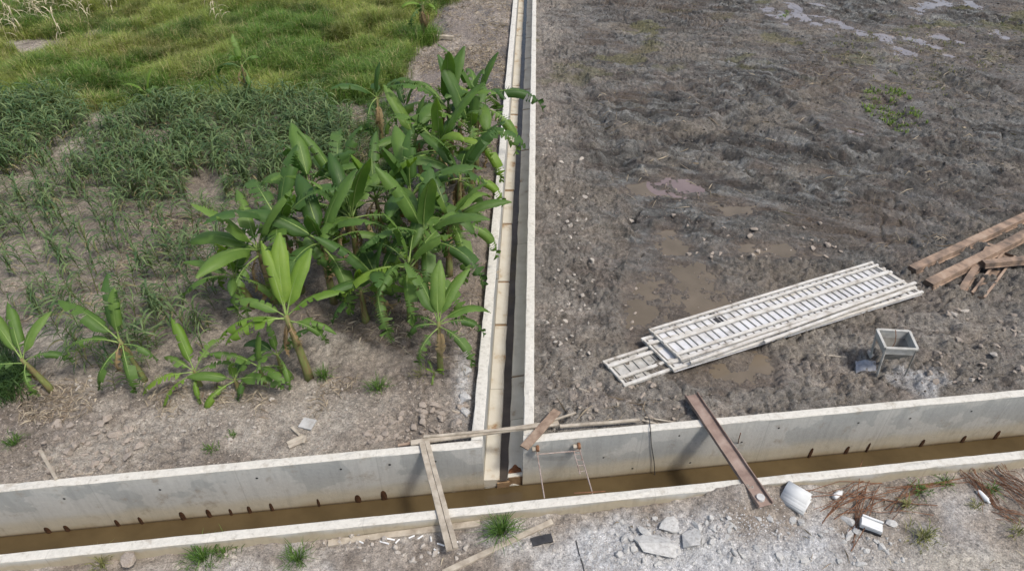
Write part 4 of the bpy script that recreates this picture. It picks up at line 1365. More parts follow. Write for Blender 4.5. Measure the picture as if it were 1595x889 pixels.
def rock(px, py, size_px, nm, label, group=None, kind=None, flat=1.0, rz=None):
    p = G(px, py)
    sz = size_px / FPX * math.hypot(p[1], CAM_H - p[2]) / 2
    o = link(nm if nm != 'clod' else 'earth_clod', ROCKS[random.randrange(8) if kind is None else kind][nm])
    o.location = (p[0], p[1], p[2] + sz * 0.12 * flat)
    o.scale = (sz, sz * random.uniform(.75, 1), sz * flat * random.uniform(.8, 1.1))
    o.rotation_euler = (random.uniform(-.3, .3), random.uniform(-.3, .3), random.uniform(0, 6.28) if rz is None else rz)
    return tag(o, label, 'stone' if nm == 'stone' else ('rubble' if nm == 'rubble' else 'clod'), group)


rock(1046, 820, 44, 'rubble', 'oval pale concrete chunk lying on top of the flat slab rubble', None, 2, 0.55, 0.5)
rock(1025, 850, 68, 'rubble', 'big flat slab of broken concrete on the pale bank', None, 0, 0.42, -0.1)
rock(1078, 838, 50, 'rubble', 'angular white concrete chunk beside the big flat slab', None, 1, 0.7, 0.9)
rock(1085, 820, 24, 'rubble', 'small angular white concrete chunk behind the bigger ones', None, 3, 0.8)
rock(1003, 829, 26, 'rubble', 'grey concrete lump left of the oval chunk, by the slab', None, 4, 0.7)
rock(722, 620, 26, 'rubble', 'white rubble lump wedged against the drain wall', None, 5, 0.9)
rock(724, 642, 24, 'rubble', 'lower white rubble lump against the drain wall near the planks', None, 6, 0.9)
rock(727, 578, 22, 'rubble', 'upper white rubble lump against the drain wall by the banana stem', None, 1, 0.9)
rock(1389, 815, 0.1 + 20, 'rubble', 'grey rubble stone right behind the foam block', None, 2, 0.8)
rock(1320, 812, 26, 'rubble', 'pale rubble stone between the foam block and the rusty wire heap', None, 3, 0.8)
rock(548, 832, 17, 'stone', 'small brown stone at the end of the long plank on the bank', None, 4, .9)
rock(560, 830, 13, 'stone', 'reddish small stone touching the brown one by the long plank', None, 6, .9)
rock(200, 872, 34, 'clod', 'large earth lump under the coping by the grass tuft', None, 1, .9)
rock(175, 880, 22, 'clod', 'smaller earth lump next to the large one under the coping', None, 5, .9)
rock(1502, 484, 18, 'stone', 'pale boulder in the mud below the rusty channels', None, 3, .8)
rock(1485, 490, 14, 'stone', 'grey boulder touching the pale one below the rusty channels', None, 6, .8)
rock(1548, 552, 16, 'stone', 'dark round stone in the mud right of the hopper', None, 2, .8)
rock(1514, 592, 12, 'stone', 'small pale stone close behind the canal wall right of the hopper', None, 7, .6)
rock(1355, 551, 14, 'stone', 'grey stone at the back of the hopper leg', None, 0, .8)
rock(982, 343, 16, 'stone', 'flat pale stone at the edge of the brown puddle', None, 0, .4)
rock(278, 18, 20, 'rubble', 'pale boulder in the tall grass', None, 5, .9)
# pale stones along the drain, and lumps on the bare soil
r9 = np.random.default_rng(99)
zones = [('stone', [(838, 210), (905, 200), (930, 420), (920, 600), (840, 620)], 90, (5, 12), 'loose pale stone in the mud strip along the drain', 'loose stones along the drain'),
         ('clod', [(60, 655), (190, 640), (250, 690), (180, 730), (40, 745)], 60, (9, 22), 'grey earth clod in the heap near the leaning stick', 'earth clods on the garden bank'),
         ('clod', [(560, 650), (730, 610), (735, 655), (640, 690), (560, 690)], 60, (8, 17), 'cracked earth clod on the soil corner by the drain', 'earth clods in the drain corner'),
         ('rubble', [(960, 810), (1110, 800), (1300, 815), (1440, 850), (1400, 880), (960, 880)], 170, (5, 18), 'small angular rubble piece on the pale bank', 'rubble pieces on the pale bank'),
         ('stone', [(500, 835), (740, 840), (700, 880), (520, 880)], 30, (7, 16), 'small stone on the bank below the long plank', 'stones below the long plank'),
         ('clod', [(840, 600), (1060, 590), (1060, 655), (860, 655)], 40, (7, 14), 'mud lump beside the formwork behind the canal wall', 'mud lumps behind the canal wall'),
         ('clod', [(1040, 330), (1330, 330), (1330, 420), (1130, 480), (950, 520)], 60, (7, 15), 'churned mud lump near the brown puddles', 'mud lumps round the puddles'),
         ('clod', [(1440, 480), (1595, 470), (1595, 590), (1440, 600)], 40, (7, 16), 'mud lump on the slope near the hopper', 'mud lumps near the hopper'),
         ('stone', [(120, 585), (560, 600), (540, 720), (100, 640)], 40, (6, 13), 'small stone on the bare garden soil', 'stones on the garden soil')]
for nm, poly, cnt, (lo, hi), lab, grp in zones:
    pa = np.array(poly); k = 0
    while k < cnt:
        q = r9.uniform(pa.min(0), pa.max(0))
        if in_poly(np.array([q[0]]), np.array([q[1]]), poly)[0]:
            P0 = W(*q)
            if 997 < q[0] < 1440 and 405 < q[1] < 585 and nm == 'clod':
                k += 1
                continue
            rock(q[0], q[1], lo + (hi - lo) * r9.random() ** 2.5, nm, lab, grp); k += 1

# fine grit scattered over the bare soil: too many to count
ico = np.array(rock_mesh(5, .7, 10)[0]); icf = np.array([f for f in rock_mesh(5, .7, 10)[1]])


def scatter_grit(name, label, xs, ys, sizes, cols):
    z = gz(xs, ys)
    n = len(xs)
    ang = r9.uniform(0, 6.28, n)
    ca, sa = np.cos(ang), np.sin(ang)
    st_ = r9.uniform(.6, 1.0, (n, 3)) * sizes[:, None]
    v = ico[None] * st_[:, None, :]
    vx = v[:, :, 0] * ca[:, None] - v[:, :, 1] * sa[:, None] + xs[:, None]
    vy = v[:, :, 0] * sa[:, None] + v[:, :, 1] * ca[:, None] + ys[:, None]
    vz = v[:, :, 2] + z[:, None] + sizes[:, None] * .15
    V = np.stack([vx, vy, vz], 2).reshape(-1, 3)
    T = (icf[None] + (np.arange(n) * len(ico))[:, None, None]).reshape(-1, 3)
    c = np.repeat(cols, len(ico), axis=0)
    stuff(link(name, fast_mesh(name, V, T, M['grit'], c)), label, 'grit')


def rand_in_px(n, poly):
    """points evenly spread on the ground inside a pixel polygon"""
    pa = np.array([W(*p)[:2] for p in poly]); out = np.zeros((0, 2))
    while len(out) < n:
        q = r9.uniform(pa.min(0), pa.max(0), (n * 2, 2))
        out = np.vstack([out, q[in_poly(q[:, 0], q[:, 1], [tuple(v) for v in pa])]])
    return out[:n]


def shade(n, a, b):
    f = r9.random((n, 1)); return (np.array(a) * (1 - f) + np.array(b) * f) * r9.uniform(.8, 1.15, (n, 1))


q = np.vstack([rand_in_px(3400, [(836, 60), (930, 60), (985, 330), (960, 640), (836, 670)]), rand_in_px(5200, [(838, 660), (960, 300), (1595, 320), (1620, 600)])])
q = q[np.array(st(q[:, 0], q[:, 1])[1]) > T_FO + .05]; q = q[np.array(st(q[:, 0], q[:, 1])[0]) > S_RO + .05]
scatter_grit('mud_crumbs', 'loose crumbs and pebbles strewn over the mud field', q[:, 0], q[:, 1], r9.uniform(.012, .045, len(q)) ** 1.0, shade(len(q), (.10, .082, .068), (.26, .225, .19)))
q = rand_in_px(12000, [(845, 2), (1640, 2), (1640, 330), (900, 330)])
q = q[np.array(st(q[:, 0], q[:, 1])[0]) > S_RO + .1]
scatter_grit('mud_clods', 'small wet mud clods strewn over the far mud field', q[:, 0], q[:, 1], .02 + .06 * r9.random(len(q)) ** 2.5, shade(len(q), (.06, .052, .046), (.17, .155, .14)))
q = rand_in_px(5000, [(-60, 600), (740, 590), (740, 690), (-60, 760)])
q = q[np.array(st(q[:, 0], q[:, 1])[1]) > T_FO + .05]; q = q[np.array(st(q[:, 0], q[:, 1])[0]) < S_LO - .05]
scatter_grit('soil_crumbs', 'loose crumbs of earth strewn over the bare garden bank', q[:, 0], q[:, 1], r9.uniform(.01, .035, len(q)), shade(len(q), (.20, .165, .135), (.42, .375, .32)))
q = np.vstack([rand_in_px(5200, [(930, 800), (1200, 800), (1460, 845), (1480, 930), (880, 930)]), rand_in_px(3800, [(-60, 900), (1640, 730), (1640, 930), (-60, 930)])])
q = q[np.array(st(q[:, 0], q[:, 1])[1]) < T_NO - .05]
pxq, pyq = to_px(q[:, 0], q[:, 1], -.15)
pl = np.exp(-((pxq - 1150) / 260) ** 2)[:, None]
scatter_grit('bank_grit', 'loose grit and small rubble strewn over the near bank', q[:, 0], q[:, 1], r9.uniform(.006, .026, len(q)), shade(len(q), (.22, .19, .155), (.42, .38, .33)) * (1 - pl) + shade(len(q), (.38, .375, .365), (.58, .575, .565)) * pl)


# ------------------------------------------------------------------ banana plants
def leaf_geo(seed, bend, tatter, L=1.0, Wd=0.27, pet=0.16, fold=0.35):
    """unit-length banana leaf along +X: lamina and midrib"""
    r = random.Random(seed)
    n = 30
    ang = 0.0; P = [np.zeros(3)]; sway = r.uniform(-.25, .25)
    T = []
    for i in range(n):
        f = (i + 0.5) / n
        a = -bend * f ** 1.5
        yaw = sway * f * f
        d = np.array([math.cos(a) * math.cos(yaw), math.cos(a) * math.sin(yaw), math.sin(a)])
        T.append(d); P.append(P[-1] + d * L / n)
    T.append(T[-1])
    P = np.array(P); T = np.array(T)
    V = []; F = []; UV = []
    i0 = int(n * pet)

    def width(f):
        g = (f - pet) / (1 - pet)
        if g <= 0 or g >= 1:
            return 0.0 if g <= 0 else 0.02
        return Wd / 2 * min(1.0, (g / 0.16) ** 0.6) * min(1.0, ((1 - g) / 0.34) ** 0.62) * (1 - 0.06 * g)

    for sd in (-1, 1):
        i = i0; droop = r.uniform(.15, .55)
        while i < n:
            run = max(1, int(r.expovariate(tatter / 6.0))) if tatter > 0 else 99
            run = min(run, n - i)
            droop = max(-.1, min(1.25, droop + r.uniform(-.55, .55) * min(1, tatter / 1.5)))
            base = len(V)
            short = r.uniform(.74, 1.0) if tatter > 0 else 1.0
            for k in range(run + 1):
                f = (i + k) / n
                t = T[i + k]; side = np.cross(np.array([0, 0, 1.0]), t); side /= np.linalg.norm(side); up = np.cross(t, side)
                wv = width(f) * short
                pull = 0.0
                if tatter > 0:
                    if k == 0: pull = 0.024
                    if k == run: pull = -0.024
                for q, rr in enumerate((0.0, 0.35, 0.7, 1.0)):
                    if rr == 0:
                        o_ = up * 0.004
                    else:
                        aa = fold * (1 - rr * 1.1) - droop * rr ** 1.3
                        o_ = side * sd * wv * rr * math.cos(aa) + up * wv * rr * math.sin(aa) + t * (pull * rr * L + wv * rr * 0.22)
                        o_ = o_ + up * r.uniform(-.004, .004)
                    V.append(P[i + k] + o_); UV.append((f, sd * rr))
            for k in range(run):
                for q in range(3):
                    a, b = base + k * 4 + q, base + (k + 1) * 4 + q
                    F.append((a, b, b + 1, a + 1) if sd < 0 else (a, a + 1, b + 1, b))
            i += run
    mid_r = np.interp(np.arange(n + 1) / n, [0, pet, .6, 1], [.016, .009, .005, .0015])
    mv, mf = tube(P[::2] - np.array([0, 0, 0.0]), mid_r[::2], 5)
    return np.array(V), F, UV, mv, mf


LEAVES = {}
for bi, bend in enumerate((0.7, 1.3, 1.95)):
    for k in range(5):
        tat = (0.0, 0.8, 1.6, 2.6, 4.0)[k]
        V, F, UV, mv, mf = leaf_geo(700 + bi * 10 + k, bend * (0.85 + 0.1 * k), tat, 1.0, 0.225 + 0.02 * (k % 3), fold=(0.5, .35, .2)[bi])
        rec = {}
        for nm in ('leaf_dark', 'leaf_mid', 'leaf_bright', 'leaf_dead'):
            me = fast_mesh('leaf', V, np.array(F), M[nm], smooth=True, uv=UV)
            rec[nm] = me
        q = bpy.data.meshes.new('midrib'); q.from_pydata(mv.tolist(), [], mf); q.materials.append(M['midrib'])
        q.polygons.foreach_set('use_smooth', [True] * len(q.polygons))
        q2 = q.copy(); q2.materials.clear(); q2.materials.append(M['midrib_dead'])
        rec['rib'] = q; rec['rib_dead'] = q2
        LEAVES[(bi, k)] = rec


def banana(base_px, hgt, label, leaves=None, n=8, ll=1.7, tone='leaf_dark', seed=0, lean=(0, 0), dead=1, r0=0.10, name='banana_plant', group='banana plants along the drain', boost=1.0):
    r = random.Random(seed + 31)
    p = G(*base_px)
    t = empty(name, p); tag(t, label, 'banana plant', group)
    P = []; R_ = []
    for i in range(7):
        f = i / 6
        P.append((lean[0] * f ** 1.3, lean[1] * f ** 1.3, -0.05 + (hgt + 0.05) * f)); R_.append(r0 * (1.15 - 0.62 * f) * r.uniform(.94, 1.06))
    sv_, sf = tube(P, R_, 9)
    me = bpy.data.meshes.new('pseudostem'); me.from_pydata(sv_.tolist(), [], sf); me.materials.append(M['pseudostem'])
    me.polygons.foreach_set('use_smooth', [True] * len(me.polygons))
    link('pseudostem', me, t)
    if leaves is None:
        leaves = []
        a0 = r.uniform(0, 360)
        for i in range(n):
            f = i / max(1, n - 1)                      # 0 youngest .. 1 oldest
            el = 80 - 78 * f ** .85 + r.uniform(-12, 12)
            leaves.append((a0 + i * 137.5 + r.uniform(-20, 20), el, ll * r.uniform(.82, 1.1) * (0.85 if i == 0 else 1), 0 if f < .18 else (1 if f < .5 else 2)))
        for i in range(dead):
            leaves.append((r.uniform(0, 360), r.uniform(-70, -20), ll * r.uniform(.5, .8), 2, 'leaf_dead'))
    leaves = list(leaves) + [(r.uniform(0, 360), r.uniform(-82, -62), (0.35 + 0.35 * hgt) / boost, 0, 'leaf_dead') for _ in range(2 if hgt > .8 else 0)]
    for i, lf in enumerate(leaves):
        if len(lf) == 4 and r.random() < .10: lf = (*lf, 'leaf_bright')
        az, el, L, b = lf[:4]
        L *= boost
        tn = lf[4] if len(lf) > 4 else (tone if r.random() > .25 else {'leaf_dark': 'leaf_mid', 'leaf_mid': 'leaf_dark', 'leaf_bright': 'leaf_mid'}[tone])
        old = el < 25
        k = r.choice((2, 3, 4) if old else ((0, 1, 2) if el > 60 else (0, 1, 2, 3)))
        rec = LEAVES[(b, k)]
        o = link('leaf', rec[tn], t)
        hz = hgt - 0.05 - (0.10 * hgt * r.random() if el < 30 else 0)
        f = hz / hgt
        o.location = (lean[0] * f ** 1.3, lean[1] * f ** 1.3, hz)
        o.rotation_euler = Euler((math.radians(r.uniform(-18, 18)), -math.radians(el), math.radians(az)), 'XYZ')
        o.scale = (L, L * r.uniform(.92, 1.12), L)
        m_ = link('midrib', rec['rib_dead' if tn == 'leaf_dead' else 'rib'], o)
    return t


# the prominent ones, leaf by leaf (azimuth, rise, length, arch)
banana((482, 588), 1.65, 'yellow-green banana plant with upright leaves and a brown stem in front of the grove', [
    (118, 74, 1.75, 0, 'leaf_bright'), (100, 72, 1.85, 0, 'leaf_bright'), (60, 62, 1.6, 0, 'leaf_bright'), (22, 40, 1.45, 1, 'leaf_bright'), (2, 18, 1.15, 1, 'leaf_mid'),
    (188, 22, 1.6, 1, 'leaf_bright'), (203, 14, 1.55, 1, 'leaf_bright'), (345, 2, 1.2, 2, 'leaf_mid'), (300, -30, 0.9, 2, 'leaf_dead'), (170, 38, 1.3, 1, 'leaf_mid')],
    tone='leaf_bright', seed=1, lean=(-0.16, 0.05), r0=0.09, boost=0.88, group=None)
banana((226, 592), 1.15, 'small banana plant with a reddish stem standing alone among the maize', [
    (97, 74, 1.25, 0, 'leaf_dark'), (80, 80, 1.0, 0, 'leaf_mid'), (155, 42, 1.35, 0, 'leaf_mid'), (180, 22, 1.3, 1, 'leaf_mid'), (345, 20, .85, 2, 'leaf_dark'), (300, 0, 1.1, 2, 'leaf_mid'), (245, -5, 1.1, 2, 'leaf_mid'), (262, -25, .8, 2, 'leaf_dead')],
    seed=2, lean=(-0.13, 0.0), r0=0.055, boost=1.08, group=None)
banana((80, 607), 0.85, 'banana plant with a leaning yellow stem at the edge of the dark bushes', [
    (140, 45, 1.25, 0, 'leaf_mid'), (55, 62, 1.0, 1, 'leaf_mid'), (195, 15, 1.1, 1, 'leaf_mid'), (290, 0, .8, 2, 'leaf_mid'), (20, 25, .9, 2, 'leaf_dark'), (110, 60, 1.1, 0, 'leaf_mid')],
    seed=3, lean=(-0.24, 0.02), r0=0.065, boost=1.1, group=None)
banana((686, 578), 1.35, 'slim banana plant with a pale stem nearest the drain, bright weeds at its foot', [
    (122, 55, 1.35, 0, 'leaf_mid'), (95, 70, 1.2, 0, 'leaf_mid'), (62, 62, 1.25, 1, 'leaf_mid'), (22, 36, 1.15, 2, 'leaf_mid'), (8, 22, 1.1, 2, 'leaf_dark'), (318, 15, 1.2, 2, 'leaf_dark'), (185, 10, .9, 2, 'leaf_dark'), (230, -5, 1.1, 2, 'leaf_dark'), (150, 20, 1.0, 2, 'leaf_dark')],
    seed=4, lean=(0.05, 0.02), r0=0.065, boost=1.05, group=None)
banana((312, 600), 0.45, 'young banana sucker with broad bright leaves spread low at the grove edge', [
    (125, 60, 1.15, 0, 'leaf_bright'), (205, 18, 1.15, 1, 'leaf_bright'), (228, 5, 1.05, 1, 'leaf_bright'), (20, 25, .9, 1, 'leaf_mid'), (60, 45, .95, 1, 'leaf_mid'), (160, 30, .9, 1, 'leaf_mid'), (290, 15, .8, 2, 'leaf_bright')], seed=5, r0=.05, boost=1.05, group=None)
for i, (q, hh, lab) in enumerate((((372, 608), .35, 'smallest banana sucker with one bright leaf bent to the ground'), ((412, 596), .5, 'banana sucker with dark leaves between two bright suckers and the brown stem'), ((440, 580), .55, 'banana sucker half hidden under the yellow-green plant'))):
    banana(q, hh, lab, n=6, ll=1.05, tone='leaf_mid', seed=50 + i, r0=.05, dead=0, group='banana suckers')

SG = 'tall dark green banana plant in the dense grove beside the drain'
grove = [((428, 470), 1.5, 9, 1.9, (-.05, 0)), ((470, 455), 1.9, 8, 1.8, (-.1, 0)), ((395, 475), .9, 7, 1.3, (-.2, -.1)), ((520, 470), 1.7, 9, 1.8, (0, 0)),
         ((560, 430), 1.7, 9, 1.8, (.05, 0)), ((600, 505), 1.25, 8, 1.55, (0, 0)), ((640, 500), 1.6, 9, 1.75, (.1, 0)), ((663, 470), 1.9, 10, 1.9, (.1, 0)),
         ((700, 430), 1.6, 9, 1.7, (.1, 0)), ((650, 400), 1.8, 9, 1.9, (0, 0)), ((600, 390), 1.6, 8, 1.8, (-.05, 0)), ((545, 365), 1.6, 8, 1.7, (-.1, 0)), ((500, 380), 1.7, 8, 1.7, (0, 0)),
         ((715, 360), 1.7, 9, 1.7, (.1, 0)), ((690, 330), 2.0, 9, 1.9, (.05, 0)), ((735, 300), 1.9, 9, 1.9, (.05, 0)), ((705, 285), 2.3, 9, 2.0, (0, 0)), ((742, 262), 2.1, 9, 2.0, (.1, 0)), ((660, 300), 1.7, 8, 1.7, (-.1, 0)), ((570, 500), .9, 6, 1.2, (0, 0))]
for i, (q, hh, n, ll, ln) in enumerate(grove):
    banana(q, hh, SG, n=n + 2, ll=ll * 1.06, dead=2, tone='leaf_dark' if i % 2 else 'leaf_mid', seed=100 + i, lean=ln, r0=.085, group='banana grove beside the drain')
banana((598, 240), 1.9, 'slim banana plant apart from the grove, with bare soil round its thin stem', n=6, ll=1.5, tone='leaf_dark', seed=140, r0=.08, group=None)
banana((640, 250), 1.7, 'banana plant with few leaves between the slim one and the grove top', n=5, ll=1.3, tone='leaf_dark', seed=141, r0=.08, group=None)
banana((662, 64), 1.5, 'lone banana plant with dry hanging leaves at the end of the grass', n=7, ll=1.3, tone='leaf_mid', seed=142, r0=.12, dead=8, group=None)
banana((392, 165), 1.5, 'thin banana plant with ragged pale leaves at the grass edge', n=5, ll=1.3, tone='leaf_mid', seed=143, r0=.07, dead=3, group=None)
banana((236, 165), .45, 'small bright yellow-green banana sucker between grass and maize', n=6, ll=1.15, tone='leaf_bright', seed=144, r0=.06, dead=0, group=None)
banana((676, 585), .12, 'tiny bright green banana shoot at the foot of the slim plant', n=5, ll=.45, tone='leaf_bright', seed=145, r0=.03, dead=0, group=None)

# ------------------------------------------------------------------ blades: grass, maize, litter
def blades(xs, ys, zs, hts, wds, az, bend, cols, tipcol=None):
    """curved blades: 5 vertices, 3 triangles each"""
    n = len(xs)
    ca, sa = np.cos(az), np.sin(az)
    b = np.stack([xs, ys, zs], 1)
    out = np.stack([ca, sa, np.zeros(n)], 1); sd = np.stack([-sa, ca, np.zeros(n)], 1)
    up = np.array([0, 0, 1.0])
    w_ = (wds / 2)[:, None]; h_ = hts[:, None]; bd = bend[:, None]
    m = b + out * h_ * 0.30 * bd + up * h_ * 0.62
    t = b + out * h_ * 0.95 * bd + up * h_ * np.clip(1.05 - 0.42 * bd, .15, 1.1)
    V = np.stack([b - sd * w_ * .7, b + sd * w_ * .7, m - sd * w_, m + sd * w_, t], 1).reshape(-1, 3)
    k = (np.arange(n) * 5)[:, None]
    T = np.stack([k + [0, 1, 3], k + [0, 3, 2], k + [2, 3, 4]], 1).reshape(-1, 3)
    tc_ = cols if tipcol is None else tipcol
    c = np.stack([cols, cols, cols, cols, tc_], 1).reshape(-1, 3)
    return V, T, c


def cat3(lst):
    V = []; T = []; c = []; b = 0
    for v, t, k in lst:
        V.append(v); T.append(t + b); c.append(k); b += len(v)
    return np.vstack(V), np.vstack(T), np.vstack(c)


# tall grass
rg = np.random.default_rng(11)
pa = np.array([W(-60, 175)[:2], W(-60, -40)[:2], W(740, -40)[:2], W(660, 175)[:2]])
nt_ = 30000
gx = rg.uniform(-34, -0.5, nt_ * 3); gy = 21 + 22 * rg.random(nt_ * 3) ** 1.0
mk_ = grass_mask(gx, gy) > rg.uniform(.25, .8, nt_ * 3)
gx, gy = gx[mk_], gy[mk_]
big = fbm(gx * .55, gy * .55, 620, 4); tone = fbm(gx * .32 + 9, gy * .5, 621, 3); clump = fbm(gx * 1.3, gy * 1.3, 622, 3)
keep = rg.random(len(gx)) < np.clip(.75 + .5 * clump, .25, 1)
gx, gy, big, tone, clump = (a[keep] for a in (gx, gy, big, tone, clump))
K = 9
n = len(gx)
bxs = np.repeat(gx, K) + rg.normal(0, .11, n * K); bys = np.repeat(gy, K) + rg.normal(0, .11, n * K)
bt = np.repeat(tone, K); bb = np.repeat(big, K); bc = np.repeat(clump, K)
f = sst(-.5, .6, bt + rg.normal(0, .18, n * K))[:, None]
cols = np.array([.115, .205, .032]) * (1 - f) + np.array([.26, .305, .07]) * f
dry = (rg.random(n * K) < .10 + .16 * sst(.1, .7, fbm(bxs * .4, bys * .4, 625, 2)))[:, None]
cols = cols * (1 - .42 * sst(.1, .7, fbm(bxs * .8, bys * .8, 627, 3)))[:, None]
cols = np.where(dry, np.array([.38, .33, .16]), cols) * rg.uniform(.7, 1.25, (n * K, 1))
hts = (.55 + .14 * bb + .28 * bc).clip(.15, 1.2) * rg.uniform(.6, 1.25, n * K)
V, T, c = blades(bxs, bys, np.repeat(gz(gx, gy), K) - .02, hts, rg.uniform(.009, .02, n * K), rg.uniform(0, 6.28, n * K), rg.uniform(.2, 1.1, n * K), cols, cols * 1.12)
stuff(link('tall_grass', fast_mesh('tall_grass', V, T, M['foliage'], c)), 'tall yellow-green grass covering the field behind the maize', 'grass')
# low green cover: behind grove, thin fringe
def cover(name, label, polys, dens, hh, colA, colB, wd=(.01, .022), Kb=7, seed=1):
    r_ = np.random.default_rng(seed); L_ = []
    for poly, d in polys:
        pw = np.array([W(*p)[:2] for p in poly]); area = 0.5 * abs(np.dot(pw[:, 0], np.roll(pw[:, 1], 1)) - np.dot(pw[:, 1], np.roll(pw[:, 0], 1)))
        q = rand_in_px(int(area * dens * d), poly)
        m_ = fbm(q[:, 0] * 1.1, q[:, 1] * 1.1, seed + 5, 3) > r_.uniform(-.6, .5, len(q)); q = q[m_]
        k = len(q)
        if not k: continue
        X = np.repeat(q[:, 0], Kb) + r_.normal(0, .06, k * Kb); Y = np.repeat(q[:, 1], Kb) + r_.normal(0, .06, k * Kb)
        f_ = r_.random((k * Kb, 1)); cc = (np.array(colA) * (1 - f_) + np.array(colB) * f_) * r_.uniform(.75, 1.2, (k * Kb, 1))
        L_.append(blades(X, Y, np.repeat(gz(q[:, 0], q[:, 1]), Kb) - .01, r_.uniform(*hh, k * Kb), r_.uniform(*wd, k * Kb), r_.uniform(0, 6.28, k * Kb), r_.uniform(.3, 1.2, k * Kb), cc))
    V, T, c = cat3(L_)
    stuff(link(name, fast_mesh(name, V, T, M['foliage'], c)), label, 'ground cover')


cover('low_grass', 'low dark green grass between maize and banana grove', [([(470, 140), (640, 130), (620, 190), (480, 185)], 2.2), ([(500, 190), (630, 190), (640, 270), (520, 270)], 1.6), ([(480, 250), (660, 240), (560, 300)], .4)], 42, (.10, .38), (.05, .11, .02), (.10, .17, .035), seed=31)
cover('dark_weeds', 'dark low bushes filling the garden edge by the leaning banana stem', [([(-60, 560), (45, 580), (55, 625), (-60, 640)], 3.0), ([(-60, 500), (20, 520), (30, 580), (-60, 580)], .8)], 60, (.25, .6), (.03, .07, .015), (.07, .125, .03), seed=32)
cover('mud_weeds', 'patch of bright green weeds growing in the mud field', [([(1345, 135), (1385, 130), (1425, 150), (1440, 185), (1400, 200), (1350, 170)], 1.1), ([(1210, 22), (1225, 15), (1235, 28)], .5), ([(1390, 195), (1445, 185), (1440, 215)], .4)], 30, (.06, .2), (.10, .17, .025), (.18, .25, .05), (.02, .05), seed=33)
cover('sprouting_weeds', 'sparse yellow-green sprouts scattered over the far mud', [([(1240, 60), (1595, 20), (1595, 120), (1300, 110)], .16), ([(1300, 90), (1480, 110), (1500, 180), (1380, 130)], .2)], 26, (.05, .14), (.11, .14, .03), (.20, .20, .07), (.012, .03), seed=34)

# individual grass tufts
def tuft_geo(seed, n, h, spread, colA, colB):
    r_ = np.random.default_rng(seed)
    a = r_.uniform(0, 6.28, n); d = np.abs(r_.normal(0, spread, n))
    f_ = r_.random((n, 1)); cc = (np.array(colA) * (1 - f_) + np.array(colB) * f_) * r_.uniform(.75, 1.2, (n, 1))
    return blades(d * np.cos(a), d * np.sin(a), np.full(n, -.02), r_.uniform(.5, 1.1, n) * h, r_.uniform(.008, .016, n), a + r_.normal(0, .6, n), r_.uniform(.3, 1.2, n), cc, cc * 1.1)


for i, (qx, qy, nn, hh, spd, lab, tn) in enumerate((
        (780, 832, 170, .42, .10, 'bushy green grass tuft on the bank beside the slanting plank', 0),
        (318, 872, 150, .34, .13, 'spreading green grass tuft against the coping by the earth lumps', 0), (350, 862, 60, .22, .12, 'thin grass beside the spreading tuft under the coping', 0),
        (465, 874, 110, .32, .08, 'upright green grass tuft on the bank between coping and long plank', 0), (160, 880, 50, .3, .06, 'pale thin grass tuft growing against the coping by the earth lumps', 1),
        (22, 690, 90, .2, .085, 'low green tuft on the soil beside the dark bushes', 0), (590, 607, 90, .3, .1, 'grass tuft on bare soil in front of the grove', 0), (330, 700, 60, .14, .08, 'small green tuft on the bare soil before the suckers', 0),
        (362, 680, 40, .12, .05, 'tiny green tuft by the dry leaf heap', 0), (505, 588, 80, .3, .07, 'grass tuft at the foot of the brown banana stem', 0), (655, 585, 50, .18, .1, 'grass wisps at the foot of the slim banana plant', 1),
        (1436, 838, 120, .22, .14, 'olive grass tuft on the bank below the foam block', 1), (1432, 765, 70, .2, .10, 'green weed tuft under the coping near the few bars', 0), (1470, 752, 50, .18, .08, 'small weed tuft touching the coping', 0),
        (1412, 790, 50, .2, .05, 'yellowish weed tuft among the few rusty bars', 1), (1585, 828, 60, .2, .1, 'olive weed tuft beside the long rebar bundle', 1), (1520, 790, 40, .16, .06, 'weed wisps beside the white bottle', 1), (1545, 765, 50, .18, .06, 'weed wisps between the rebar bundles', 0))):
    p = G(qx, qy)
    V, T, c = tuft_geo(800 + i, nn, hh, spd, (.05, .115, .02) if tn == 0 else (.13, .15, .05), (.12, .20, .04) if tn == 0 else (.24, .23, .09))
    o = link('grass_tuft', fast_mesh('grass_tuft', V, T, M['foliage'], c), None, tuple(p))
    tag(o, lab, 'grass tuft')


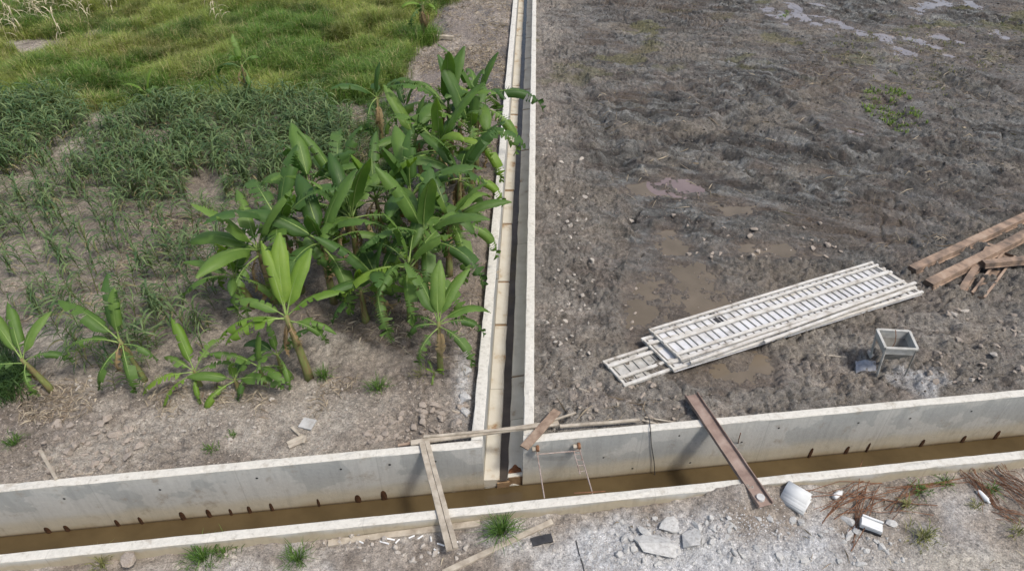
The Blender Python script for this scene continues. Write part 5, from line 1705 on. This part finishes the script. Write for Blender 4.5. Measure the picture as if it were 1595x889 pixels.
# maize
def maize_geo(seed, h, dry=False):
    r_ = random.Random(seed); L_ = []
    sx = []
    stalk, sf = tube([(0, 0, -.03), (r_.uniform(-.02, .02), r_.uniform(-.02, .02), h * .5), (r_.uniform(-.04, .04), r_.uniform(-.04, .04), h)], [.010, .008, .004], 4, False)
    tr = []
    for q in sf:
        tr += [(q[0], q[1], q[2]), (q[0], q[2], q[3])]
    sc = np.array([.12, .15, .04]) if not dry else np.array([.42, .36, .22])
    L_.append((stalk, np.array(tr), np.tile(sc, (len(stalk), 1))))
    nl = r_.randint(8, 11); az = r_.uniform(0, 6.28)
    for i in range(nl):
        f = (i + .6) / nl
        az += math.pi + r_.uniform(-.6, .6)
        ln = h * r_.uniform(.5, .75) * (1 - .35 * abs(f - .5)); wd = r_.uniform(.03, .05)
        z = h * (.12 + .84 * f); el = math.radians(r_.uniform(45, 72)); curl = r_.uniform(1.6, 2.7)
        if dry: el = math.radians(r_.uniform(-20, 50)); curl = 2.2; wd *= .9
        pts_ = []; p_ = np.array([0, 0, z]); a_ = el; S = 5
        ca, sa = math.cos(az), math.sin(az); sd = np.array([-sa, ca, 0]); V = []
        for k in range(S + 1):
            ww = wd * (.5, .95, 1, .85, .5, .04)[k]
            tw = sd * math.cos(.5 * k / S) + np.array([0, 0, math.sin(.5 * k / S)]) * .6
            V += [p_ - tw * ww / 2, p_ + tw * ww / 2]
            p_ = p_ + ln / S * np.array([math.cos(a_) * ca, math.cos(a_) * sa, math.sin(a_)]); a_ -= curl / S
        T_ = []
        for k in range(S):
            b = 2 * k; T_ += [(b, b + 1, b + 3), (b, b + 3, b + 2)]
        g_ = r_.random()
        base = np.array([.05, .105, .035]) * (1 - g_) + np.array([.165, .225, .09]) * g_
        if not dry and f < .3 and r_.random() < .5: base = np.array([.26, .23, .12])
        if dry: base = np.array([.50, .44, .30]) * r_.uniform(.7, 1.1)
        cc = np.tile(base, (len(V), 1)) * np.linspace(.85, 1.15, len(V))[:, None]
        L_.append((np.array(V), np.array(T_), cc))
    return cat3(L_)


MZ = [maize_geo(900 + k, 1.0) for k in range(8)]
MZM = [fast_mesh('maize_plant', *(v[:2]), M['foliage'], v[2]) for v in MZ]
MZD = [fast_mesh('dry_maize_plant', *(v[:2]), M['litter'], v[2]) for v in (maize_geo(950 + k, 1.0, True) for k in range(4))]
spots = []
mzones = [([(140, 235), (200, 190), (330, 168), (470, 165), (545, 210), (520, 265), (420, 300), (330, 322), (220, 318), (130, 290)], 20.0, (.4, 1.05)),
          ([(-70, 175), (60, 168), (125, 172), (150, 205), (90, 240), (30, 280), (-70, 330)], 20.0, (.5, 1.15)),
          ([(-70, 330), (60, 290), (150, 330), (370, 335), (380, 400), (340, 470), (300, 540), (130, 585), (60, 500), (-70, 480)], 8.0, (.45, 1.0)),
          ([(60, 250), (140, 240), (170, 320), (60, 330)], 8.0, (.5, .9)), ([(190, 470), (320, 470), (330, 560), (250, 600), (130, 600), (110, 540)], 7.0, (.4, .8)), ([(420, 160), (560, 190), (590, 260), (520, 260)], 8.0, (.5, 1.0)),
          ([(110, 230), (190, 175), (330, 150), (500, 150), (575, 205), (540, 285), (430, 330), (320, 345), (200, 340), (100, 300)], 6.0, (.35, .9))]
for poly, dens, hr in mzones:
    pw = np.array([W(*p)[:2] for p in poly]); area = 0.5 * abs(np.dot(pw[:, 0], np.roll(pw[:, 1], 1)) - np.dot(pw[:, 1], np.roll(pw[:, 0], 1)))
    q = rand_in_px(int(area * dens), poly)
    # pull towards planting rows
    row = .62
    q[:, 1] = (np.round(q[:, 1] / row) * row) * .72 + q[:, 1] * .28
    for (qx, qy) in q:
        if float(vn(np.array([qx * .7]), np.array([qy * .7]), 640)[0]) < (-.75 if dens > 5 else -.3): continue
        spots.append((qx, qy, rg.uniform(*hr)))
spots.sort(key=lambda v: math.hypot(v[0], v[1]))
zz = gz(np.array([v[0] for v in spots]), np.array([v[1] for v in spots]))
near_, far_ = [], []
for i, (qx, qy, hh) in enumerate(spots):
    if i < 300:
        o = link('maize_plant', MZM[i % 8], None, (qx, qy, zz[i]))
        o.scale = (hh * rg.uniform(.9, 1.15), hh * rg.uniform(.9, 1.15), hh); o.rotation_euler = (rg.uniform(-.22, .22), rg.uniform(-.22, .22), rg.uniform(0, 6.28))
        tag(o, 'young green maize plant in the sparse garden rows', 'maize plant', 'maize plants in the garden rows')
    else:
        v, t_, c = MZ[i % 8]
        a = rg.uniform(0, 6.28); ca, sa = math.cos(a), math.sin(a); sc = np.array([hh * 1.05, hh * 1.05, hh])
        vv = v * sc; vv = np.stack([vv[:, 0] * ca - vv[:, 1] * sa + qx, vv[:, 0] * sa + vv[:, 1] * ca + qy, vv[:, 2] + zz[i]], 1)
        far_.append((vv, t_, c * rg.uniform(.8, 1.2)))
if far_:
    V, T, c = cat3(far_)
    stuff(link('maize_crop', fast_mesh('maize_crop', V, T, M['foliage'], c)), 'dense grey-green maize crop in front of the tall grass', 'maize crop')
k = 0
for (qx, qy) in ((5, 38), (12, 50), (16, 22), (33, 32), (30, 40), (52, 22), (60, 28), (64, 20), (70, 30), (76, 24), (90, 8), (98, 14), (102, 6), (110, 16), (136, 6), (142, 14), (146, 4), (168, 4), (176, 8), (182, 2), (78, 6), (130, 32), (96, 52), (338, 18), (350, 28), (22, 10), (45, 8)):
    p = W(qx, qy + 14, 0); p[2] = gz(p[0], p[1])
    o = link('dry_maize_stalk', MZD[k % 4], None, tuple(p)); k += 1
    o.scale = (1.2, 1.2, 1.35); o.rotation_euler = (rg.uniform(-.15, .15), rg.uniform(-.15, .15), rg.uniform(0, 6.28))
    tag(o, 'dry straw-coloured maize stalk standing in the tall grass', 'maize stalk', 'dry maize stalks in the grass')


# dead leaves and straw on the ground
def litter(name, label, polys, dens, ln, wd, colA, colB, seed):
    r_ = np.random.default_rng(seed); L_ = []
    for poly, d in polys:
        pw = np.array([W(*p)[:2] for p in poly]); area = 0.5 * abs(np.dot(pw[:, 0], np.roll(pw[:, 1], 1)) - np.dot(pw[:, 1], np.roll(pw[:, 0], 1)))
        n_ = int(area * dens * d); q = rand_in_px(n_, poly)
        m_ = fbm(q[:, 0] * .9, q[:, 1] * .9, seed + 3, 3) > r_.uniform(-.7, .5, n_); q = q[m_]; n_ = len(q)
        if not n_: continue
        a = r_.uniform(0, 6.28, n_); l_ = r_.uniform(*ln, n_); w_ = r_.uniform(*wd, n_)
        ca, sa = np.cos(a), np.sin(a); V = []
        for (u, h_) in ((-.5, .01), (0, .05), (.5, .015)):
            for s_ in (-.5, .5):
                X = q[:, 0] + ca * l_ * u - sa * w_ * s_ * (1 if u == 0 else .5); Y = q[:, 1] + sa * l_ * u + ca * w_ * s_ * (1 if u == 0 else .5)
                V.append(np.stack([X, Y, gz(X, Y) + h_ * r_.uniform(.3, 1.2, n_)], 1))
        V = np.stack(V, 1).reshape(-1, 3); k_ = (np.arange(n_) * 6)[:, None]
        T = np.stack([k_ + [0, 2, 1], k_ + [1, 2, 3], k_ + [2, 4, 3], k_ + [3, 4, 5]], 1).reshape(-1, 3)
        f_ = r_.random((n_, 1)); c = np.repeat((np.array(colA) * (1 - f_) + np.array(colB) * f_) * r_.uniform(.7, 1.2, (n_, 1)), 6, axis=0)
        L_.append((V, T, c))
    V, T, c = cat3(L_)
    stuff(link(name, fast_mesh(name, V, T, M['litter'], c)), label, 'litter')


litter('dry_leaf_litter', 'dry banana leaves and straw littering the garden soil', [
    ([(330, 590), (560, 585), (520, 650), (340, 650)], 2.4), ([(300, 605), (500, 600), (490, 640), (310, 640)], 2.2), ([(30, 600), (290, 600), (280, 650), (30, 660)], 2.2), ([(560, 110), (790, 60), (775, 420), (745, 590), (540, 520), (420, 480)], .9), ([(200, 330), (400, 330), (390, 430), (180, 440)], 1.3), ([(640, 0), (795, 0), (785, 110), (650, 110)], .7), ([(0, 440), (260, 440), (260, 590), (60, 600)], .6)],
    150, (.06, .32), (.006, .022), (.17, .13, .09), (.42, .36, .27), 71)
litter('twigs_in_mud', 'thin roots and twigs strewn over the mud field', [
    ([(840, 640), (1060, 600), (1060, 660), (860, 665)], 2.5), ([(900, 100), (1595, 60), (1595, 330), (1450, 420), (950, 300)], .7), ([(1230, 60), (1595, 20), (1595, 150), (1300, 140)], 1.0), ([(1380, 340), (1480, 330), (1460, 420), (1380, 400)], 1.5)],
    7, (.10, .55), (.01, .022), (.12, .09, .06), (.40, .34, .25), 72)
litter('bank_straw', 'bits of straw and splinters strewn over the near bank', [([(-40, 890), (1640, 740), (1640, 920), (-40, 920)], 1.0)], 9, (.05, .25), (.006, .015), (.20, .15, .10), (.46, .40, .30), 73)
